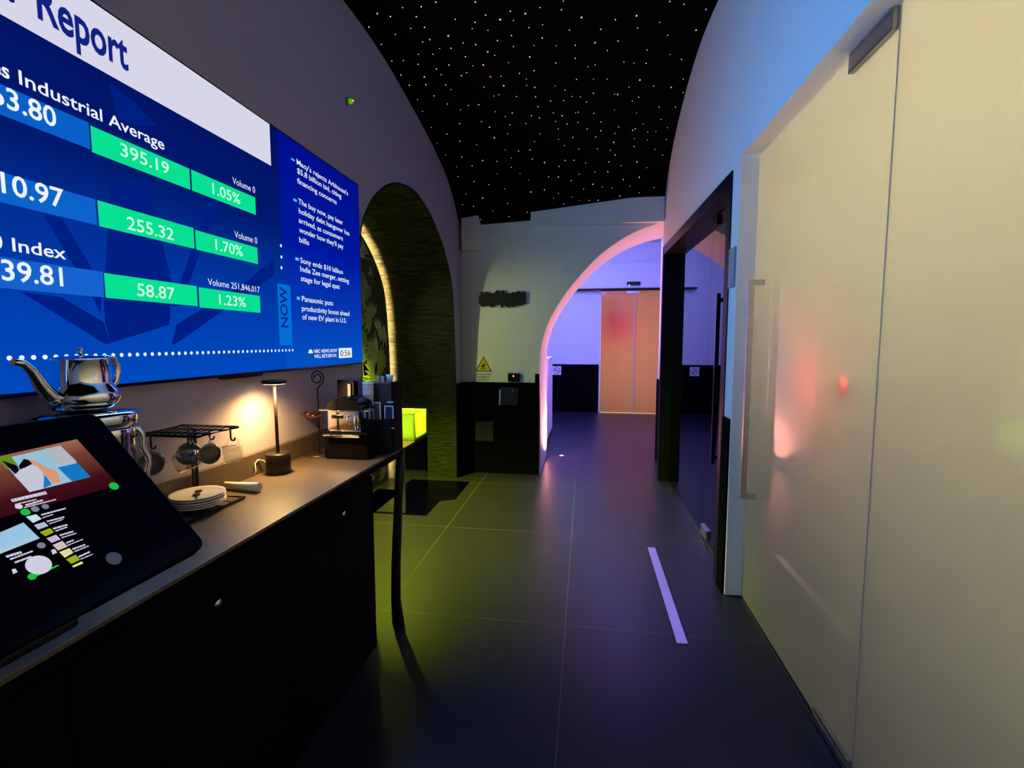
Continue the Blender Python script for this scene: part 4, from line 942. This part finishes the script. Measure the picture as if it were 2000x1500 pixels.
for pl in ([(-0.016, 1.156), (0.004, 1.162), (0.012, 1.150), (-0.002, 1.128), (-0.014, 1.134)], [(-0.002, 1.134), (-0.014, 1.128), (-0.036, 1.112), (-0.034, 1.106), (-0.008, 1.118)], [(0.004, 1.134), (0.012, 1.122), (0.030, 1.128), (0.031, 1.121), (0.010, 1.113), (-0.004, 1.128)], [(0.006, 1.158), (0.032, 1.162), (0.032, 1.155), (0.010, 1.148)], [(-0.014, 1.156), (-0.036, 1.146), (-0.034, 1.140), (-0.012, 1.146)]):
    poly(bm, [(c0 + x, yy, z) for x, z in pl])
for k in range(3): poly(bm, [(c0 - 0.03 + 0.02 * k, yy, 1.103), (c0 - 0.014 + 0.02 * k, yy, 1.105), (c0 - 0.014 + 0.02 * k, yy, 1.102), (c0 - 0.03 + 0.02 * k, yy, 1.100)])
obj('pictogram', bm, INK, r)
bm = B()
for body, wd, z in (('ATTENZIONE', 0.155, 1.050), ('PAVIMENTO', 0.140, 1.021), ('BAGNATO', 0.118, 0.992)):
    text_bm(bm, body, (c0, yn - 0.0006, z), (1, 0, 0), (0, 0, 1), wd, 0.018, 0.02, align='c')
obj('notice_text', bm, INK, r)

# little box with the red light
r = thing('alarm_box', 'small black box with red light above far wall wainscot', 'alarm', (-0.735, YF - 0.02, 0.985))
bm = B(); box(bm, -0.797, -0.672, YF - 0.045, YF - 0.001, 0.990, 1.077, bev=0.004); obj('housing', bm, BLKGLS, r)
bm = B(); box(bm, -0.745, -0.725, YF - 0.03, YF - 0.01, 0.9755, 0.9895); obj('foot', bm, GREYP, r)
bm = B(); lathe(bm, [(0.008, 0), (0.008, -0.004), (0, -0.008)], (-0.737, YF - 0.0455, 1.046), 16, axis='y'); obj('red_light', bm, emit('red_led', (1.0, 0.12, 0.12), 6.0, True), r)
# wall mounted panel on the wainscot
r = thing('control_panel', 'dark tilted control panel on black wainscot under the alarm box', 'control panel', (-0.78, YF - 0.03, 0.74))
bm = B(); prism(bm, [(-0.872, YF - 0.031, 0.742), (-0.872, YF - 0.075, 0.742), (-0.872, YF - 0.050, 0.930), (-0.872, YF - 0.031, 0.930)], (0.185, 0, 0)); obj('housing', bm, mat('panel_dark', (0.005, 0.005, 0.006), 0.4, spec=0.3), r)
bm = B(); prism(bm, [(-0.884, YF - 0.031, 0.742), (-0.884, YF - 0.078, 0.742), (-0.884, YF - 0.053, 0.900), (-0.884, YF - 0.031, 0.900)], (0.011, 0, 0)); obj('side_edge', bm, STEEL, r)
bm = B(); lathe(bm, [(0.008, 0), (0.008, -0.006), (0, -0.008)], (-0.745, YF - 0.054, 0.895), 14, axis='y'); obj('button', bm, mat('bright_button', (0.7, 0.7, 0.68), 0.3), r)
# vent grille
r = thing('vent_grille', 'small slatted vent grille low on the black wainscot', 'vent', (-1.05, YF - 0.031, 0.34))
gx0, gx1, gz0, gz1 = -1.155, -0.950, 0.340, 0.565
bm = B(); box(bm, gx0, gx1, YF - 0.036, YF - 0.031, gz0, gz1); obj('backing', bm, BLKMAT, r)
bm = B(); t = 0.010
box(bm, gx0, gx1, YF - 0.044, YF - 0.036, gz1 - t, gz1); box(bm, gx0, gx1, YF - 0.044, YF - 0.036, gz0, gz0 + t); box(bm, gx0, gx0 + t, YF - 0.044, YF - 0.036, gz0 + t, gz1 - t); box(bm, gx1 - t, gx1, YF - 0.044, YF - 0.036, gz0 + t, gz1 - t); obj('frame', bm, BLKMET, r)
bm = B()
for k in range(8): z = gz0 + 0.025 + 0.024 * k; box(bm, gx0 + t, gx1 - t, YF - 0.043, YF - 0.036, z, z + 0.007, rot=Matrix.Rotation(0.5, 3, 'X'))
obj('slat', bm, mat('slat_grey', (0.05, 0.05, 0.045), 0.5), r)

# ================================================================== SMOKED GLASS DOOR IN BLACK PORTAL
def XP(y): return XR(y) - 0.006
def XGL(y): return 0.866 - 0.0150 * (y - 3.6)
r = thing('glass_door_frame', 'black portal with dark mirror-like glass door on the right', 'door', (0.80, 4.0, 0))
def pbar(bm, y0, y1, z0, z1, th=0.15):
    prism(bm, [(XP(y0), y0, z0), (XP(y1), y1, z0), (XP(y1), y1, z1), (XP(y0), y0, z1)], (th, 0, 0))
FR = mat('portal_black', (0.003, 0.003, 0.005), 0.4, spec=0.25)
bm = B(); pbar(bm, YP0 + 0.002, 2.945, 0.001, ZP); obj('jamb', bm, FR, r)
bm = B(); pbar(bm, 4.985, YP1 - 0.002, 0.001, ZP); obj('jamb', bm, FR, r)
bm = B(); pbar(bm, 2.945, 4.985, 2.245, ZP); obj('head', bm, FR, r)
YD = 3.62
bm = B(); prism(bm, [(XGL(2.95), 2.95, 0.012), (XGL(YD), YD, 0.012), (XGL(YD), YD, 2.24), (XGL(2.95), 2.95, 2.24)], (0.01, 0, 0)); dl = obj('door_pane', bm, SMOKED, r)
bm = B(); prism(bm, [(XGL(YD + 0.004), YD + 0.004, 0.004), (XGL(4.98), 4.98, 0.004), (XGL(4.98), 4.98, 2.244), (XGL(YD + 0.004), YD + 0.004, 2.244)], (0.01, 0, 0)); obj('fixed_pane', bm, SMOKED, r)
bm = B(); hx = XGL(3.27) - 0.045
box(bm, hx - 0.012, hx + 0.012, 3.245, 3.275, 0.615, 1.705, bev=0.002); box(bm, hx + 0.012, XGL(3.26), 3.247, 3.273, 0.645, 0.67); box(bm, hx + 0.012, XGL(3.26), 3.247, 3.273, 1.65, 1.675); obj('handle', bm, mat('dark_chrome', (0.10, 0.10, 0.11), 0.15, metal=1.0), dl)
bm = B(); box(bm, XGL(3.7) - 0.014, XGL(3.7) + 0.024, YD - 0.16, YD - 0.004, 0.012, 0.085, bev=0.003); obj('patch_fitting', bm, STEEL, dl)
bm = B(); box(bm, XGL(3.7) - 0.014, XGL(3.7) + 0.024, YD - 0.16, YD - 0.004, 2.175, 2.238, bev=0.003); obj('patch_fitting', bm, FR, dl)
# grey plate beside it
r = thing('wall_plate', 'small grey plate on wall strip between portal and frosted door', 'plate', (0.775, 2.80, 1.69))
bm = B(); box(bm, XR(2.8) - 0.012, XR(2.8) - 0.0005, YO + 0.012, YP0 - 0.012, 1.692, 1.902, bev=0.003); obj('plate', bm, GREYP, r)
for z in (1.71, 1.885): bm = B(); lathe(bm, [(0.005, 0.0), (0.005, -0.002), (0, -0.003)], (XR(2.8) - 0.0122, 2.805, z), 10, axis='x'); obj('screw', bm, STEEL, r)

# ================================================================== FROSTED GLASS DOOR
YS = 1.602
r = thing('frosted_glass_door', 'frosted glass door with long steel pull handle on the right', 'door', (XG, 2.17, 0))
bm = B(); box(bm, XG - 0.005, XG + 0.005, YS + 0.003, YO - 0.016, 0.010, 2.345, bev=0.001); gp = obj('door_pane', bm, FROST, r)
bm = B(); hy = 2.585
box(bm, 0.796, 0.822, hy - 0.012, hy + 0.012, 0.600, 1.705, bev=0.0015); box(bm, 0.822, XG - 0.0055, hy - 0.012, hy + 0.012, 0.600, 0.626, bev=0.0015); box(bm, 0.822, XG - 0.0055, hy - 0.012, hy + 0.012, 1.679, 1.705, bev=0.0015); obj('pull_handle', bm, STEEL, gp)
bm = B(); box(bm, XG - 0.022, XG + 0.022, YS + 0.006, 1.845, 2.285, 2.348, bev=0.003); obj('top_hinge', bm, HINGE, gp)
bm = B(); box(bm, XG - 0.020, XG + 0.020, YS + 0.006, 1.846, 0.010, 0.052, bev=0.003); box(bm, XG - 0.022, XG - 0.020, YS + 0.010, 1.842, 0.030, 0.034); obj('bottom_hinge', bm, STEEL, gp)
r = thing('fixed_glass_panel', 'fixed frosted glass panel at right edge, nearest the camera', 'glass panel', (XG, 0.9, 0))
bm = B(); box(bm, XG - 0.005, XG + 0.005, -1.4, YS - 0.003, 0.004, 2.35, bev=0.001); obj('pane', bm, FROST, r)
bm = B(); box(bm, XG - 0.005, XG + 0.005, YS - 0.003, YS + 0.0005, 0.01, 2.345); obj('edge_seal', bm, mat('seal_grey', (0.30, 0.30, 0.36), 0.35), r)
bm = B(); box(bm, XG - 0.012, XG + 0.012, -0.2, YS - 0.004, 0.0005, 0.004); obj('floor_channel', bm, HINGE, r)
# two red standby lights on the cabin side of the glass
for i, (y, z, dx, s, lab) in enumerate(((1.791, 1.259, 0.016, 0.08, 'red pinpoint light shining through frosted door near its hinge side'), (2.06, 1.254, 0.20, 3.2, 'blurred red light behind the middle of the frosted door'))):
    r = thing('standby_light', lab, 'light', (XG + dx + 0.02, y, z))
    bm = B(); box(bm, XG + dx + 0.012, XG + dx + 0.03, y - 0.03, y + 0.03, z - 0.02, z + 0.02, bev=0.003); obj('housing', bm, mat('pale_plastic', (0.7, 0.68, 0.6), 0.5), r)
    bm = B(); lathe(bm, [(0.006, 0), (0.006, -0.005), (0, -0.008)], (XG + dx + 0.0118, y, z), 14, axis='x'); obj('lens', bm, emit('red_lens_%d' % i, (1.0, 0.03, 0.03), 4.0), r)
    bm = B(); tube(bm, [(XG + dx + 0.024, y, z + 0.02), (XG + dx + 0.024, y, 2.60)], 0.0012, 6); obj('hanger', bm, mat('pale_plastic', (0, 0, 0)), r)
    point_light('standby_glow', (XG + dx - 0.002, y, z), s, (1.0, 0.05, 0.05), 0.002)

# floor drain strip
r = thing('floor_drain', 'narrow polished steel drain strip set in the dark floor', 'drain', (0.465, 2.78, 0))
bm = B(); box(bm, 0.440, 0.490, 2.245, 3.318, 0.0008, 0.0030); obj('cover', bm, DRAIN, r)
bm = B()
box(bm, 0.434, 0.4385, 2.240, 3.323, 0.0005, 0.0022); box(bm, 0.4915, 0.496, 2.240, 3.323, 0.0005, 0.0022); obj('rim', bm, BLKMET, r)

# ================================================================== STARS
STARS = """503,9,b 706,8,p 1158,3,w 1706,6,b 1779,19,b 1892,46,b 333,37,w 428,33,w 202,67,w 270,82,w 403,83,b 759,76,b 886,55,w 963,68,p 1038,37,w 1149,48,b 1252,88,p 1535,79,p 1654,114,b 1426,100,w 603,97,w 834,99,p 902,103,b 705,112,w 160,136,w 374,144,b 445,138,b 690,145,b 771,153,b 981,139,r 1052,125,w 1190,151,b 1351,149,r 1541,141,b 1841,153,p 295,174,w 567,182,p 892,180,w 1695,180,b 1050,193,w 472,201,r 435,215,b 820,206,p 1321,217,p 1440,209,r 223,226,b 643,219,w 708,228,w 581,245,w 523,247,w 902,238,w 1008,231,b 1122,234,b 1220,231,w 1385,259,w 1590,256,b 770,264,p 414,278,w 488,277,w 806,282,w 655,289,w 986,291,p 1707,278,w 1766,304,p 336,310,r 1220,299,b 277,312,w 412,328,w 570,332,w 693,337,b 747,332,p 877,320,w 1120,321,r 1470,317,w 1521,322,b 1584,324,w 1322,332,w 1286,341,b 506,352,w 1008,362,w 324,384,w 530,382,w 444,394,p 635,387,w 662,372,r 784,393,r 838,391,w 933,376,w 968,404,b 1226,407,b 1313,406,r 1384,405,b 1552,409,p 1775,406,w 852,438,p 970,436,b 1012,447,p 1117,440,w 1496,446,w 1623,440,b 1713,448,p 751,446,w 367,436,w 452,434,w 554,434,w 581,460,w 1167,462,w 1774,473,w 1313,477,b 1422,483,r 1438,484,p 494,492,w 802,492,w 827,485,w 918,494,b 1016,495,b 1204,495,w 1246,497,w 1545,498,w 409,511,w 1093,517,w 1160,515,w 1278,523,w 1513,518,r 563,532,r 724,536,r 670,541,b 1028,547,w 435,570,w 630,563,b 808,572,w 896,580,b 1107,578,w 1222,579,w 1235,574,w 1316,581,w 1421,564,b 1535,579,w 1650,549,w 1735,549,w 860,598,w 994,593,w 1036,604,p 1152,594,p 1660,611,b 626,634,w 737,623,b 884,640,r 966,634,b 1119,623,w 1177,637,b 1234,628,r 1352,626,b 1568,634,w 480,654,w 779,653,p 1132,660,w 1281,662,r 1351,670,p 1443,650,p 1515,668,p 1529,661,w 1694,654,w 560,687,w 872,686,w 1038,687,w 1424,684,p 1592,677,w 1635,674,w 626,725,w 804,706,p 1134,714,b 1208,705,p 1325,702,w 1524,711,b 1591,718,b 1688,714,w 511,733,w 713,743,b 1010,725,r 1164,747,w 1418,730,p 1522,752,p 860,770,w 929,774,w 987,769,p 1238,765,w 1334,762,w 1402,770,w 1629,766,w 554,796,w 637,806,w 1424,796,p 1668,796,w 744,823,p 817,829,w 892,810,r 999,815,p 1062,833,p 1168,822,p 1213,822,p 1273,835,w 1392,829,p 1537,831,p 612,856,w 690,851,w 892,859,w 1136,853,p 1456,850,b 1588,861,b 818,893,r 936,891,b 1239,893,r 1321,881,b 1387,881,p 617,906,w 700,930,w 981,923,w 1083,906,p 1133,907,p 1199,925,w 1467,920,p 1549,910,p 776,947,w 857,968,b 1311,945,p 1263,970,r 1359,960,b 1408,966,w 1624,960,r 1500,955,w 657,995,w 992,986,p 1062,973,p 1133,991,w 1549,985,w 744,1015,p 1109,1015,r 1204,1010,w 1242,1027,w 1292,1028,p 1338,1027,p 1449,1006,p 1498,1016,b 1611,1010,p 640,1050,w 872,1043,b 1161,1046,p 1419,1048,p 1541,1036,p 1649,1054,w 697,1059,w 796,1083,w 973,1089,r 1101,1090,p 1150,1091,w 1206,1089,w 1275,1090,w 1337,1087,w 1406,1078,w 1471,1068,w 1591,1078,r 878,1112,w 1008,1114,w 651,1128,w 734,1127,w"""
SCOL = {'w': ((0.62, 0.60, 0.85), 'white'), 'b': ((0.26, 0.28, 1.0), 'blue'), 'p': ((0.75, 0.22, 0.95), 'violet'), 'r': ((1.0, 0.10, 0.20), 'red')}
sm = {}
for k, (c_, nm) in SCOL.items():
    bm = B(); bmesh.ops.create_icosphere(bm, subdivisions=1, radius=1.0)
    me = bpy.data.meshes.new('star_light'); bm.to_mesh(me); bm.free(); me.materials.append(emit('star_' + nm, c_, 2.2)); sm[k] = me
for s in STARS.split():
    a, b, k = s.split(','); u = 660 + float(a) * 0.38; v = float(b) * 0.38
    d = ray(u, v).normalized(); t = 1.2; ok = False
    while t < 7.5:
        p = CAM + d * t
        if p.z > ceil_z(min(max(p.x, XL), 0.765), p.y): ok = True; break
        t += 0.004
    if not ok or p.y > YF - 0.03 or p.x < XL + 0.01 or p.x > XR(p.y) - 0.01: continue
    o = bpy.data.objects.new('star_light', sm[k]); COL.objects.link(o)
    p.z = ceil_z(p.x, p.y) - 0.001; o.location = p
    rr = {'w': 0.0030, 'b': 0.0038, 'p': 0.0050, 'r': 0.0042}[k] * random.uniform(0.8, 1.25); o.scale = (rr, rr, rr)
    nm = SCOL[k][1]
    tag(o, 'tiny %s fibre-optic star point in the black star ceiling' % nm, 'star light', '%s star points in the black ceiling' % nm)
